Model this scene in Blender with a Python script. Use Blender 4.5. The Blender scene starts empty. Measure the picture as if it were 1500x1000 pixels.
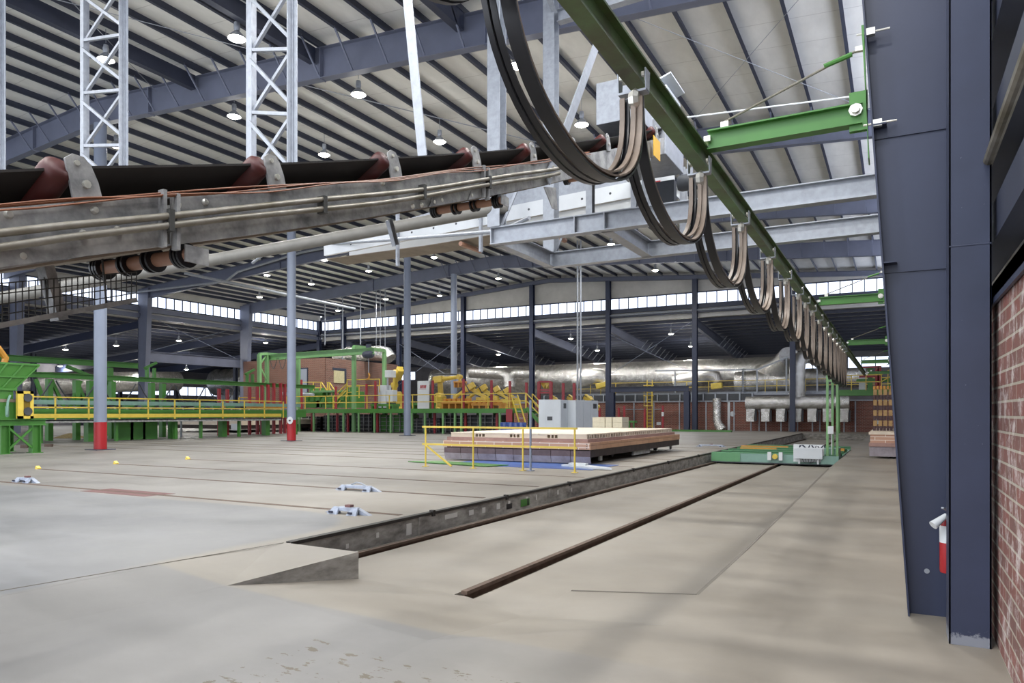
import bpy, bmesh, math, random
from mathutils import Vector, Matrix
random.seed(7)
C = bpy.context.scene.collection
PI = math.pi
# ------------------------------------------------------------------ camera maths (used to size things on real planes)
FPX = 1050.0; EYE = 1.65; HV = 605.0
TH = math.atan(563 / FPX); CS, SN = math.cos(TH), math.sin(TH)
def ray(u):
    r = (u - 750) / FPX
    return r * CS - SN, r * SN + CS
def zat(v, d): return EYE + (HV - v) * d / FPX
def on_y(u, v, y):
    cx, cy = ray(u); d = y / cy
    return Vector((d * cx, y, zat(v, d)))
def on_x(u, v, x):
    cx, cy = ray(u); d = x / cx
    return Vector((x, d * cy, zat(v, d)))
def on_z(u, v, z):
    cx, cy = ray(u); d = (EYE - z) * FPX / (v - HV)
    return Vector((d * cx, d * cy, z))
# ------------------------------------------------------------------ mesh builder
def frame_of(p, q, up=(0, 0, 1)):
    p, q = Vector(p), Vector(q); d = (q - p)
    L = d.length; d = d / L if L else Vector((0, 0, 1))
    up = Vector(up)
    if abs(d.dot(up)) > .999: up = Vector((0, 1, 0)) if abs(d.y) < .9 else Vector((1, 0, 0))
    s = d.cross(up).normalized(); n = s.cross(d).normalized()
    return p, q, d, s, n
SPLIT = {'rubber_disc', 'conduit_clamp', 'support_leg', 'bolt', 'roller_hanger', 'wheel', 'guard_hanger', 'hanging_plate', 'buffer_bracket', 'cabinet_leg', 'tile_web', 'stiffener', 'splice_angle', 'side_channel', 'vent_holes', 'punched_hole', 'hose', 'cross_brace', 'x_brace', 'side_beam', 'rung', 'knee_brace', 'lug', 'clamp_blocks', 'clevis', 'brace', 'head_beam', 'cable_bundle', 'mast_top'}
class MB:
    def __init__(self): self.v = []; self.f = []; self.m = []; self.cur = 0
    def add(self, vs, fs):
        b = len(self.v); self.v += [tuple(x) for x in vs]
        self.f += [tuple(i + b for i in f) for f in fs]; self.m += [self.cur] * len(fs); return self
    def box(self, x0, x1, y0, y1, z0, z1):
        x0, x1 = min(x0, x1), max(x0, x1); y0, y1 = min(y0, y1), max(y0, y1); z0, z1 = min(z0, z1), max(z0, z1)
        return self.add([(x0,y0,z0),(x1,y0,z0),(x1,y1,z0),(x0,y1,z0),(x0,y0,z1),(x1,y0,z1),(x1,y1,z1),(x0,y1,z1)],
                        [(0,3,2,1),(4,5,6,7),(0,1,5,4),(1,2,6,5),(2,3,7,6),(3,0,4,7)])
    def cbox(self, c, sx, sy, sz): return self.box(c[0]-sx/2, c[0]+sx/2, c[1]-sy/2, c[1]+sy/2, c[2]-sz/2, c[2]+sz/2)
    def sweep(self, sec, p, q, up=(0, 0, 1)):
        """a 2D section (side, up) swept from p to q, capped"""
        p, q, d, s, n = frame_of(p, q, up); k = len(sec)
        vs = [p + s * a + n * b for a, b in sec] + [q + s * a + n * b for a, b in sec]
        fs = [(i, (i+1) % k, (i+1) % k + k, i + k) for i in range(k)] + [tuple(range(k-1, -1, -1)), tuple(range(k, 2*k))]
        return self.add(vs, fs)
    def bar(self, p, q, w, h=None, up=(0, 0, 1)):
        h = w if h is None else h
        return self.sweep([(-w/2,-h/2),(w/2,-h/2),(w/2,h/2),(-w/2,h/2)], p, q, up)
    def ibeam(self, p, q, h, b, tf=.014, tw=.01, up=(0, 0, 1)):
        for s in (-1, 1):
            a = s * (h/2 - tf/2)
            self.sweep([(-b/2,a-tf/2),(b/2,a-tf/2),(b/2,a+tf/2),(-b/2,a+tf/2)], p, q, up)
        return self.sweep([(-tw/2,-h/2+tf),(tw/2,-h/2+tf),(tw/2,h/2-tf),(-tw/2,h/2-tf)], p, q, up)
    def channel(self, p, q, h, b, t=.01, side=1, up=(0, 0, 1)):
        b *= side; t2 = t * side
        return self.sweep([(0,-h/2),(b,-h/2),(b,-h/2+t),(t2,-h/2+t),(t2,h/2-t),(b,h/2-t),(b,h/2),(0,h/2)][::side], p, q, up)
    def angle(self, p, q, a, t=.01, sx=1, sy=1, up=(0, 0, 1)):
        sec = [(0,0),(a*sx,0),(a*sx,t*sy),(t*sx,t*sy),(t*sx,a*sy),(0,a*sy)]
        return self.sweep(sec[::sx*sy], p, q, up)
    def tube(self, p, q, r, n=10, r2=None):
        p, q, d, s, m = frame_of(p, q); r2 = r if r2 is None else r2
        vs = [p + (s*math.cos(2*PI*i/n) + m*math.sin(2*PI*i/n))*r for i in range(n)] + [q + (s*math.cos(2*PI*i/n) + m*math.sin(2*PI*i/n))*r2 for i in range(n)]
        fs = [(i, (i+1) % n, (i+1) % n + n, i + n) for i in range(n)] + [tuple(range(n-1,-1,-1)), tuple(range(n, 2*n))]
        return self.add(vs, fs)
    def path(self, pts, r, n=8):
        pts = [Vector(p) for p in pts]; k = len(pts); vs = []; fs = []; s = None
        for i, p in enumerate(pts):
            d = (pts[min(i+1, k-1)] - pts[max(i-1, 0)]).normalized()
            if s is None:
                s = d.cross(Vector((0,0,1)))
                if s.length < .01: s = Vector((1,0,0))
            s = (s - d * s.dot(d)).normalized(); m = s.cross(d)
            rr = r[i] if isinstance(r, (list, tuple)) else r
            vs += [p + (s*math.cos(2*PI*j/n) + m*math.sin(2*PI*j/n))*rr for j in range(n)]
        for i in range(k-1):
            for j in range(n): fs.append((i*n+j, i*n+(j+1) % n, (i+1)*n+(j+1) % n, (i+1)*n+j))
        fs += [tuple(range(n-1,-1,-1)), tuple(range((k-1)*n, k*n))]
        return self.add(vs, fs)
    def ribbon(self, pts, wdir, w, t):
        """flat strip following pts; wdir: width direction; t: thickness"""
        pts = [Vector(p) for p in pts]; wdir = Vector(wdir).normalized(); k = len(pts); vs = []; fs = []
        for i, p in enumerate(pts):
            d = (pts[min(i+1,k-1)] - pts[max(i-1,0)]).normalized(); nn = wdir.cross(d).normalized()
            vs += [p - wdir*w/2 - nn*t/2, p + wdir*w/2 - nn*t/2, p + wdir*w/2 + nn*t/2, p - wdir*w/2 + nn*t/2]
        for i in range(k-1):
            for j in range(4): fs.append((i*4+j, i*4+(j+1) % 4, (i+1)*4+(j+1) % 4, (i+1)*4+j))
        fs += [(3,2,1,0), tuple(range((k-1)*4, k*4))]
        return self.add(vs, fs)
    def lathe(self, prof, c=(0,0,0), axis='z', n=16):
        c = Vector(c); vs = []; fs = []; k = len(prof)
        for r, h in prof:
            for j in range(n):
                a = 2*PI*j/n; x, y = r*math.cos(a), r*math.sin(a)
                vs.append(c + Vector({'z':(x,y,h),'x':(h,x,y),'y':(y,h,x)}[axis]))
        for i in range(k-1):
            for j in range(n): fs.append((i*n+j, i*n+(j+1) % n, (i+1)*n+(j+1) % n, (i+1)*n+j))
        fs += [tuple(range(n-1,-1,-1)), tuple(range((k-1)*n, k*n))]
        return self.add(vs, fs)
    def prism(self, poly, off):
        """polygon (3D points) extruded by vector off"""
        off = Vector(off); k = len(poly); P = [Vector(p) for p in poly]
        return self.add(P + [p + off for p in P], [tuple(range(k-1,-1,-1)), tuple(range(k, 2*k))] + [(i, (i+1) % k, (i+1) % k + k, i + k) for i in range(k)])
    def quad(self, a, b, c, d): return self.add([a, b, c, d], [(0,1,2,3)])
    def islands(self):
        par = list(range(len(self.v)))
        def find(a):
            while par[a] != a: par[a] = par[par[a]]; a = par[a]
            return a
        for f in self.f:
            for i in f[1:]: par[find(i)] = find(f[0])
        groups = {}
        for k, f in enumerate(self.f): groups.setdefault(find(f[0]), []).append(k)
        out = []
        for ks in groups.values():
            m = MB(); mp = {}
            for k in ks:
                for i in self.f[k]:
                    if i not in mp: mp[i] = len(m.v); m.v.append(self.v[i])
                m.f.append(tuple(mp[i] for i in self.f[k])); m.m.append(self.m[k])
            out.append(m)
        return out
    def build(self, name, mat, parent=None, *a, **k):
        if name in SPLIT and parent:
            o = None
            for m in self.islands(): o = m.build_one(name, mat, parent, *a, **k)
            return o
        return self.build_one(name, mat, parent, *a, **k)
    def build_one(self, name, mat, parent=None, smooth=False, bevel=0, recalc=True, local=False):
        me = bpy.data.meshes.new(name); loc = parent.matrix_world.translation if parent else Vector((0,0,0))
        if parent and parent.parent: loc = parent.location + parent.parent.location
        elif parent: loc = parent.location
        if local: loc = Vector((0,0,0))
        me.from_pydata([tuple(Vector(v) - loc) for v in self.v], [], self.f)
        for mm in (mat if isinstance(mat, (list, tuple)) else [mat]): me.materials.append(mm)
        for p, k in zip(me.polygons, self.m): p.material_index = k
        if recalc:
            bm = bmesh.new(); bm.from_mesh(me); bmesh.ops.recalc_face_normals(bm, faces=bm.faces); bm.to_mesh(me); bm.free()
        if smooth:
            for p in me.polygons: p.use_smooth = True
            try: me.set_sharp_from_angle(angle=math.radians(40))
            except Exception: pass
        o = bpy.data.objects.new(name, me); C.objects.link(o)
        if parent: o.parent = parent
        if bevel:
            b = o.modifiers.new('bevel', 'BEVEL'); b.width = bevel; b.segments = 2; b.limit_method = 'ANGLE'
        return o
def tag(o, label, cat, group=None, kind='thing'):
    o['label'] = label; o['category'] = cat; o['kind'] = kind
    if group: o['group'] = group
    return o
def thing(name, label, cat, loc=(0, 0, 0), group=None, rotz=0):
    o = bpy.data.objects.new(name, None); C.objects.link(o); o.location = loc; o.rotation_euler = (0, 0, rotz)
    o.empty_display_size = .1
    return tag(o, label, cat, group)
def struct(o, label=None, cat=None):
    o['kind'] = 'structure'
    if label: o['label'] = label
    if cat: o['category'] = cat
    return o
def dup(root, loc, rotz=None, label=None, group=None):
    r = root.copy(); C.objects.link(r); r.location = loc
    if rotz is not None: r.rotation_euler = (0, 0, rotz)
    if label: r['label'] = label
    if group: r['group'] = group
    for ch in list(root.children):
        c = ch.copy(); C.objects.link(c); c.parent = r
        for g in list(ch.children):
            d = g.copy(); C.objects.link(d); d.parent = c
    return r
# ------------------------------------------------------------------ materials
def lin(h):
    h = h.lstrip('#'); out = []
    for i in (0, 2, 4):
        c = int(h[i:i+2], 16) / 255
        out.append(c / 12.92 if c <= .04045 else ((c + .055) / 1.055) ** 2.4)
    return (*out, 1)
def nodes(m):
    m.use_nodes = True; nt = m.node_tree; nt.nodes.clear()
    out = nt.nodes.new('ShaderNodeOutputMaterial'); bs = nt.nodes.new('ShaderNodeBsdfPrincipled')
    nt.links.new(bs.outputs[0], out.inputs[0]); return nt, bs
def pos(nt, scale=(1, 1, 1)):
    g = nt.nodes.new('ShaderNodeNewGeometry'); mp = nt.nodes.new('ShaderNodeMapping'); mp.inputs['Scale'].default_value = scale
    nt.links.new(g.outputs['Position'], mp.inputs['Vector']); return mp.outputs[0]
def noise(nt, vec, scale, detail=4, rough=.6):
    n = nt.nodes.new('ShaderNodeTexNoise'); n.inputs['Scale'].default_value = scale; n.inputs['Detail'].default_value = detail
    n.inputs['Roughness'].default_value = rough; nt.links.new(vec, n.inputs['Vector']); return n.outputs[0]
def ramp(nt, fac, stops):
    r = nt.nodes.new('ShaderNodeValToRGB'); e = r.color_ramp.elements
    while len(e) < len(stops): e.new(.5)
    for el, (p, c) in zip(e, stops): el.position = p; el.color = c if not isinstance(c, str) else lin(c)
    nt.links.new(fac, r.inputs[0]); return r.outputs[0]
def mix(nt, fac, a, b, mode='MIX'):
    n = nt.nodes.new('ShaderNodeMix'); n.data_type = 'RGBA'; n.blend_type = mode
    for i, x in ((0, fac), (6, a), (7, b)):
        if isinstance(x, (int, float)): n.inputs[i].default_value = x
        elif isinstance(x, tuple): n.inputs[i].default_value = x
        elif isinstance(x, str): n.inputs[i].default_value = lin(x)
        else: nt.links.new(x, n.inputs[i])
    return n.outputs[2]
def math_(nt, op, a, b=None, c=None):
    n = nt.nodes.new('ShaderNodeMath'); n.operation = op
    for i, x in enumerate((a, b, c)):
        if x is None: continue
        if isinstance(x, (int, float)): n.inputs[i].default_value = x
        else: nt.links.new(x, n.inputs[i])
    return n.outputs[0]
def bump(nt, bs, h, strength=.3, dist=.01):
    b = nt.nodes.new('ShaderNodeBump'); b.inputs['Strength'].default_value = strength; b.inputs['Distance'].default_value = dist
    nt.links.new(h, b.inputs['Height']); nt.links.new(b.outputs[0], bs.inputs['Normal'])
def pbr(name, col, rough=.5, metal=0.0, var=.12, scale=3.0, bmp=0.0, stretch=(1, 1, 1), col2=None, spec=.5):
    m = bpy.data.materials.new(name); nt, bs = nodes(m); v = pos(nt, stretch)
    n = noise(nt, v, scale, 5, .62); a = lin(col)
    if col2: lo, hi = lin(col2), a
    else: lo = tuple(c * (1 - var) for c in a[:3]) + (1,); hi = tuple(min(1, c * (1 + var)) for c in a[:3]) + (1,)
    nt.links.new(ramp(nt, n, [(.3, lo), (.7, hi)]), bs.inputs['Base Color'])
    bs.inputs['Roughness'].default_value = rough; bs.inputs['Metallic'].default_value = metal
    bs.inputs['Specular IOR Level'].default_value = spec
    if bmp: bump(nt, bs, n, bmp)
    return m
def emit(name, col, s):
    m = bpy.data.materials.new(name); nt, bs = nodes(m)
    bs.inputs['Base Color'].default_value = lin(col); bs.inputs['Emission Color'].default_value = lin(col)
    bs.inputs['Emission Strength'].default_value = s; return m
def brick(name, plane, bw, rh, cols, mortar, msize, eff=0.0):
    m = bpy.data.materials.new(name); nt, bs = nodes(m)
    g = nt.nodes.new('ShaderNodeNewGeometry'); sp = nt.nodes.new('ShaderNodeSeparateXYZ'); nt.links.new(g.outputs['Position'], sp.inputs[0])
    cb = nt.nodes.new('ShaderNodeCombineXYZ'); nt.links.new(sp.outputs['Y' if plane == 'x' else 'X'], cb.inputs[0]); nt.links.new(sp.outputs['Z'], cb.inputs[1])
    b = nt.nodes.new('ShaderNodeTexBrick'); nt.links.new(cb.outputs[0], b.inputs['Vector'])
    b.inputs['Scale'].default_value = 1; b.inputs['Brick Width'].default_value = bw; b.inputs['Row Height'].default_value = rh
    b.inputs['Mortar Size'].default_value = msize; b.inputs['Mortar Smooth'].default_value = .2; b.inputs['Bias'].default_value = 0
    b.inputs['Color1'].default_value = lin(cols[0]); b.inputs['Color2'].default_value = lin(cols[1]); b.inputs['Mortar'].default_value = lin(mortar)
    c = b.outputs['Color']; v = pos(nt)
    n1 = noise(nt, v, 9, 6, .7); c = mix(nt, .35, c, ramp(nt, n1, [(.3, cols[2]), (.7, cols[0])]))
    c = mix(nt, math_(nt, 'MULTIPLY', b.outputs['Fac'], 1.0), c, mortar)
    if eff:
        n2 = noise(nt, v, 5, 8, .75); c = mix(nt, ramp(nt, n2, [(.51, (0,0,0,1)), (.64, (eff,eff,eff,1))]), c, '#cfc8c6')
    nt.links.new(c, bs.inputs['Base Color']); bs.inputs['Roughness'].default_value = .85
    bump(nt, bs, math_(nt, 'SUBTRACT', n1, b.outputs['Fac']), .5, .008)
    return m
M = {}
M['navy'] = pbr('navy painted steel', '#2b3249', .42, 0, .10, 1.2)
M['navy_dark'] = pbr('dark navy purlin steel', '#34394a', .5, 0, .12, 2)
M['rafter'] = pbr('slate blue rafter paint', '#666b7d', .45, 0, .12, .8)
M['post'] = pbr('grey post paint', '#7d8698', .4, 0, .06, 1)
M['postred'] = pbr('red post paint', '#9a1b22', .38, 0, .08, 2)
M['galv'] = pbr('galvanized steel', '#999ea6', .45, .25, .14, 9)
M['galv_old'] = pbr('weathered galvanized steel', '#b4b4b2', .5, .25, .3, 6, .15, col2='#6a6b6d')
M['galv_pipe'] = pbr('steel conduit', '#8f8b82', .45, .3, .25, 4, col2='#66604f')
M['bolt'] = pbr('zinc bolt heads', '#cfcdc4', .3, .7, .1, 20)
M['belt'] = pbr('black conveyor belt rubber', '#1d1917', .7, 0, .3, 3)
M['belt_under'] = pbr('tan belt underside', '#857a6c', .75, 0, .2, 2)
M['wing'] = pbr('dark red idler rubber', '#45120f', .5, 0, .25, 4)
M['tan_roll'] = pbr('tan return roller', '#9d7661', .5, 0, .15, 6)
M['black'] = pbr('black rubber', '#15151a', .38, 0, .2, 4)
M['cable_brown'] = pbr('brown grey cable jacket', '#7b6d61', .5, 0, .15, 8)
M['cable_orange'] = pbr('orange brown cable', '#7a4a2e', .5, 0, .2, 9)
M['wire'] = pbr('dark wire', '#4a4a48', .5, .4, .1, 9)
M['green'] = pbr('machine green paint', '#437a33', .4, 0, .12, 1.5)
M['green_lt'] = pbr('pale green paint', '#6f9a66', .4, 0, .1, 1.5)
M['green_beam'] = pbr('green trolley beam with rust', '#5a7f4c', .45, 0, .2, 2.2, col2='#46472c')
M['rust'] = pbr('rusty rail steel', '#5d4c41', .7, .2, .3, 7)
M['yellow'] = pbr('safety yellow paint', '#d3b94b', .4, 0, .1, 3)
M['robot'] = pbr('robot yellow paint', '#c4a943', .35, 0, .12, 5)
M['amber'] = pbr('amber orange paint', '#bd8632', .4, 0, .12, 3)
M['red'] = pbr('red fence paint', '#8f2730', .4, 0, .12, 3)
M['white'] = pbr('white enamel', '#cdd1d4', .4, 0, .05, 2)
M['cabinet'] = pbr('pale grey cabinet paint', '#c3c9cf', .4, 0, .05, 1)
M['dkgrey'] = pbr('dark grey plastic', '#3c3f44', .5, 0, .1, 6)
M['blue'] = pbr('blue drum plastic', '#2c4688', .35, 0, .1, 4)
M['teal'] = pbr('teal grey green paint', '#789a8f', .4, 0, .1, 2)
M['dirt'] = pbr('pile of sandy dirt', '#8a7a55', .95, 0, .3, 12, .4)
M['conc_wall'] = pbr('stained pit concrete', '#aaa69e', .85, 0, .3, 3, .2, (1, 1, 2.5), col2='#65615c')
M['conc_edge'] = pbr('black stained steel angle', '#33302e', .6, .3, .2, 8)
M['door_grey'] = pbr('grey door paint', '#8a919d', .4, 0, .05, 2)
M['board'] = pbr('plywood board', '#c6bd96', .7, 0, .12, 6)
M['pipe_dull'] = pbr('dull grey pipe paint', '#77756f', .5, 0, .15, 3)
M['clamp'] = pbr('blue grey clamp steel', '#98a0b0', .45, .1, .2, 8)
M['outer'] = pbr('dim grey outer wall', '#77757a', .7, 0, .15, 1)
M['green_mid'] = pbr('mid green car paint', '#5c8f66', .42, 0, .1, 2)
M['insul'] = pbr('white wall insulation facing', '#c9c7c2', .5, 0, .06, 1.5, .3)
M['gable'] = pbr('pale insulated gable wall', '#b9b7b2', .6, 0, .12, .9, .15)
M['redpaint'] = pbr('faded red floor paint', '#6f4f4d', .75, 0, .15, 6)
M['bluetarp'] = pbr('blue plastic sheet', '#41609f', .3, 0, .25, 3, .4)
M['cream'] = pbr('cream blocks', '#cfc6ae', .75, 0, .08, 8)
M['brownbox'] = pbr('brown fired bricks', '#a3855a', .8, 0, .2, 12)
M['plum'] = pbr('dark plum brick', '#4d3c40', .85, 0, .2, 12)
M['marking'] = pbr('dark blue lettering', '#1f2438', .5)
M['mark_red'] = pbr('red lettering', '#a8383c', .5)
M['tag_yellow'] = pbr('yellow warning plate', '#d9a820', .5)
M['skirt'] = pbr('lavender grey car skirt steel', '#a19ba2', .6, 0, .22, 3, col2='#7d757b')
M['glass'] = emit('bright sky behind frosted panes', '#dfeaff', 1.8)
M['added_glow_right'] = emit('glow of the added unseen right side panes', '#e8eeff', 4.6)  # strong glow for the unseen right glazing, added for brightness
M['skirt_top'] = pbr('dark mauve skirt strip', '#5d4d50', .65, 0, .25, 4)
M['lens'] = emit('lit lamp lens', '#fff6dc', 30)
M['yglass'] = pbr('amber see-through guard panel', '#7a6420', .3, .1, .1, 5)
# foil
def foil():
    m = bpy.data.materials.new('crinkled aluminium foil insulation'); nt, bs = nodes(m); v = pos(nt)
    n = noise(nt, v, 3.6, 8, .8); n2 = noise(nt, v, 2.6, 7, .8)
    nt.links.new(ramp(nt, n2, [(.3, '#a5a39e'), (.65, '#f0efec')]), bs.inputs['Base Color'])  # sparkle of the crinkles put into the colour as pale mottling
    bs.inputs['Metallic'].default_value = .92; bs.inputs['Roughness'].default_value = .27; bump(nt, bs, n, .7, .09); return m
def worn():
    m = bpy.data.materials.new('navy paint worn bare at the floor'); nt, bs = nodes(m); v = pos(nt)
    g = nt.nodes.new('ShaderNodeNewGeometry'); sp = nt.nodes.new('ShaderNodeSeparateXYZ'); nt.links.new(g.outputs['Position'], sp.inputs[0])
    n = noise(nt, v, 14, 6, .7); n2 = noise(nt, v, 1.2, 4)
    c = ramp(nt, n2, [(.3, '#272e44'), (.7, '#2f3750')])
    h = math_(nt, 'SUBTRACT', math_(nt, 'MULTIPLY', n, .30), math_(nt, 'ADD', sp.outputs['Z'], .06))
    c = mix(nt, ramp(nt, h, [(.0, (0,0,0,1)), (.03, (.8,.8,.8,1))]), c, '#8b8f98')
    n3 = noise(nt, v, 38, 3, .5); c = mix(nt, ramp(nt, n3, [(.72, (0,0,0,1)), (.76, (.5,.5,.5,1))]), c, '#8b8f98')
    nt.links.new(c, bs.inputs['Base Color']); bs.inputs['Roughness'].default_value = .42; return m
M['navy_worn'] = worn()
M['foil'] = foil()
# roof sheet: white faced insulation with seams every 1.55 m
def roofm():
    m = bpy.data.materials.new('white faced roof insulation'); nt, bs = nodes(m)
    g = nt.nodes.new('ShaderNodeNewGeometry'); sp = nt.nodes.new('ShaderNodeSeparateXYZ'); nt.links.new(g.outputs['Position'], sp.inputs[0])
    f = math_(nt, 'FRACT', math_(nt, 'DIVIDE', sp.outputs['Y'], 1.55))
    seam = math_(nt, 'LESS_THAN', f, .02); n = noise(nt, pos(nt, (1, .35, 1)), 1.6, 5)
    c = ramp(nt, n, [(.3, '#d6d6d2'), (.7, '#e8e8e4')]); c = mix(nt, math_(nt, 'MULTIPLY', seam, .35), c, '#8f8c86')
    nt.links.new(c, bs.inputs['Base Color']); bs.inputs['Roughness'].default_value = .6
    bump(nt, bs, math_(nt, 'SUBTRACT', n, seam), .25, .05); return m
M['roof'] = roofm()
M['roof_dark'] = pbr('grey lean-to roof sheet', '#b9b6b0', .6, 0, .2, 1)
# floor
def floorm():
    m = bpy.data.materials.new('polished concrete floor'); nt, bs = nodes(m); v = pos(nt)
    g = nt.nodes.new('ShaderNodeNewGeometry'); sp = nt.nodes.new('ShaderNodeSeparateXYZ'); nt.links.new(g.outputs['Position'], sp.inputs[0])
    X, Y = sp.outputs['X'], sp.outputs['Y']
    n1 = noise(nt, v, .35, 6, .6); n2 = noise(nt, pos(nt, (.45, 1, 1)), 1.7, 9, .72); n3 = noise(nt, v, 14, 8, .7)
    beige = ramp(nt, n2, [(.3, '#797165'), (.7, '#958d80')])
    grey = ramp(nt, n2, [(.3, '#5e6166'), (.7, '#7a7c81')])
    # the older greyer slab on the left with a rounded corner, and the whitish foreground left of the beige patch
    wob = math_(nt, 'MULTIPLY', math_(nt, 'SUBTRACT', n1, .5), .5)
    qx = math_(nt, 'MAXIMUM', math_(nt, 'ADD', X, 7.9), 0.0); qy = math_(nt, 'MAXIMUM', math_(nt, 'SUBTRACT', Y, 6.6), 0.0)
    rr = math_(nt, 'ADD', math_(nt, 'SQRT', math_(nt, 'ADD', math_(nt, 'MULTIPLY', qx, qx), math_(nt, 'MULTIPLY', qy, qy))), wob)
    msk = ramp(nt, math_(nt, 'DIVIDE', rr, 3.0), [(.47, (1,1,1,1)), (.53, (0,0,0,1))])
    fg = ramp(nt, math_(nt, 'DIVIDE', math_(nt, 'ADD', X, wob), -4.0), [(.2, (0,0,0,1)), (.8, (1,1,1,1))])
    near = ramp(nt, math_(nt, 'DIVIDE', Y, 10.0), [(.452, (1,1,1,1)), (.458, (0,0,0,1))])
    fgm = math_(nt, 'MULTIPLY', math_(nt, 'MULTIPLY', fg, near), .75)
    far = ramp(nt, math_(nt, 'DIVIDE', X, -20.0), [(.33, (0,0,0,1)), (.6, (.55,.55,.55,1))])
    k = math_(nt, 'MAXIMUM', math_(nt, 'MAXIMUM', msk, fgm), far)
    c = mix(nt, k, beige, grey)
    c = mix(nt, .33, c, ramp(nt, n1, [(.35, '#605d58'), (.65, '#9c9993')]))
    # worn flakes near the camera on the left
    n4 = noise(nt, pos(nt, (1, 2.0, 1)), 6, 6, .65)
    fl = math_(nt, 'MULTIPLY', math_(nt, 'GREATER_THAN', n4, .60), near)
    bx = math_(nt, 'MULTIPLY', math_(nt, 'LESS_THAN', X, -1.2), math_(nt, 'LESS_THAN', Y, 3.9))
    bx = math_(nt, 'MULTIPLY', bx, math_(nt, 'GREATER_THAN', X, -3.7))
    c = mix(nt, math_(nt, 'MULTIPLY', math_(nt, 'MULTIPLY', fl, bx), .9), c, '#5a5041')
    nt.links.new(c, bs.inputs['Base Color'])
    nt.links.new(ramp(nt, n2, [(.3, (.42,.42,.42,1)), (.7, (.62,.62,.62,1))]), bs.inputs['Roughness'])
    bump(nt, bs, n3, .05, .005); return m
M['floor'] = floorm()
M['joint'] = pbr('dark floor joint', '#6f6a62', .8)
M['brick_near'] = brick('near brown red brick', 'x', .305, .1016, ('#86524a', '#6d4f4a', '#5f4d4a'), '#a39a8c', .009, .75)
M['brick_far_y'] = brick('kiln wall brown brick', 'y', .26, .1, ('#8a4f40', '#6b4036', '#55372f'), '#9c938a', .008)
M['brick_far_x'] = brick('kiln room brown brick', 'x', .26, .1, ('#86574a', '#5f3c33', '#50352e'), '#9a9085', .01)
M['brick_room_y'] = brick('kiln room brown brick front', 'y', .26, .1, ('#7d5446', '#684439', '#573b33'), '#8f857a', .008)
M['tile_y'] = brick('salmon deck blocks front', 'y', .62, .11, ('#c29c85', '#a67c6a', '#b8937d'), '#ddd0c4', .012)
M['tile_x'] = brick('tan deck blocks side', 'x', .62, .24, ('#bf9676', '#a97f63', '#c7a486'), '#8d6f59', .008)
M['tile_top'] = pbr('buff refractory tiles', '#d8cab8', .8, 0, .1, 2)
M['tile_mauve'] = pbr('mauve refractory course', '#9d7f77', .8, 0, .15, 4)
M['char'] = pbr('charred brown car frame', '#3a302c', .8, 0, .35, 3)
# ------------------------------------------------------------------ camera, world
cam = bpy.data.cameras.new('camera'); co = bpy.data.objects.new('camera', cam); C.objects.link(co)
co.location = (0, 0, EYE); co.rotation_euler = (PI/2, 0, TH); cam.sensor_width = 36; cam.lens = 36 * FPX / 1500
cam.shift_y = (HV - 500) / 1500; cam.clip_start = .05; cam.clip_end = 400
bpy.context.scene.camera = co
w = bpy.data.worlds.new('world'); bpy.context.scene.world = w; w.use_nodes = True
bg = w.node_tree.nodes['Background']; bg.inputs[0].default_value = lin('#eaf0fb'); bg.inputs[1].default_value = 3.1
vs = bpy.context.scene.view_settings; vs.view_transform = 'Standard'; vs.look = 'None'; vs.gamma = 1; vs.use_curve_mapping = False
vs.exposure = 0.0
# ================================================================== THE HALL
ZS = .17                       # main slab
XR = -28.8; XL = -57.5; YF = 61.3
FRAMES = [6.78, 17.7, 28.6, 39.5, 50.4]
def zb(x): return 13.35 - .0665 * abs(x - XR)       # underside of the rafters
# ---- floor: slab, ramped foreground, pit floor, right-hand strip ----
def zpit(y): return -.12 - .003 * (y - 7)
def zright(y): return 0 if y < 9 else min(.17, (y - 9) * .014)
fl = MB()
fl.quad((-120, 6.0, ZS), (-6.17, 6.0, ZS), (-6.12, 61.2, ZS), (-120, 61.2, ZS))
fl.quad((-120, 61.2, ZS), (8, 61.2, ZS), (8, 100, ZS), (-120, 100, ZS))
fl.quad((-120, -8, ZS), (-6.7, -8, ZS), (-6.3, 6.0, ZS), (-120, 6.0, ZS))
fl.quad((-6.7, -8, ZS), (-4.8, -8, .07), (-5.41, 4.56, .07), (-6.35, 4.56, ZS))
A, B, P = (-5.06, 5.97, ZS), (-5.41, 4.56, .07), (-6.17, 6.0, ZS)
fl.add([(-6.35, 4.56, ZS), B, A, P, (-6.3, 6.0, ZS)], [(0, 1, 2, 3, 4)])
PB = (-5.06, 5.97, zpit(6))
fl.quad((-4.8, -8, .07), (-3.0, -8, 0), (-3.0, 4.3, 0), B)
fl.add([B, (-3.0, 4.3, 0), (-3.62, 5.85, zpit(6) + .01), PB], [(0, 1, 2, 3)])
fl.quad((-3.0, -8, 0), (.9, -8, 0), (.9, 4.3, 0), (-3.0, 4.3, 0))
ZP = zpit(6)
fl.quad((-3.0, 4.3, 0), (-1.6, 4.3, 0), (-1.6, 5.5, 0), (-2.84, 5.5, ZP + .01))
fl.quad((-2.84, 5.5, ZP + .01), (-1.6, 5.5, 0), (-1.6, 6.55, 0), (-2.84, 6.55, ZP + .005))
fl.add([(-3.0, 4.3, 0), (-2.84, 5.5, ZP + .01), (-3.62, 5.85, ZP + .01)], [(0, 1, 2)])
fl.quad((-1.6, 4.3, 0), (.9, 4.3, 0), (.9, 6.55, 0), (-1.6, 6.55, 0))
fl.box(-121, 9, -9, 101, -.8, -.7)  # underlay added below the floor to block light leaking through gaps
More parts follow.
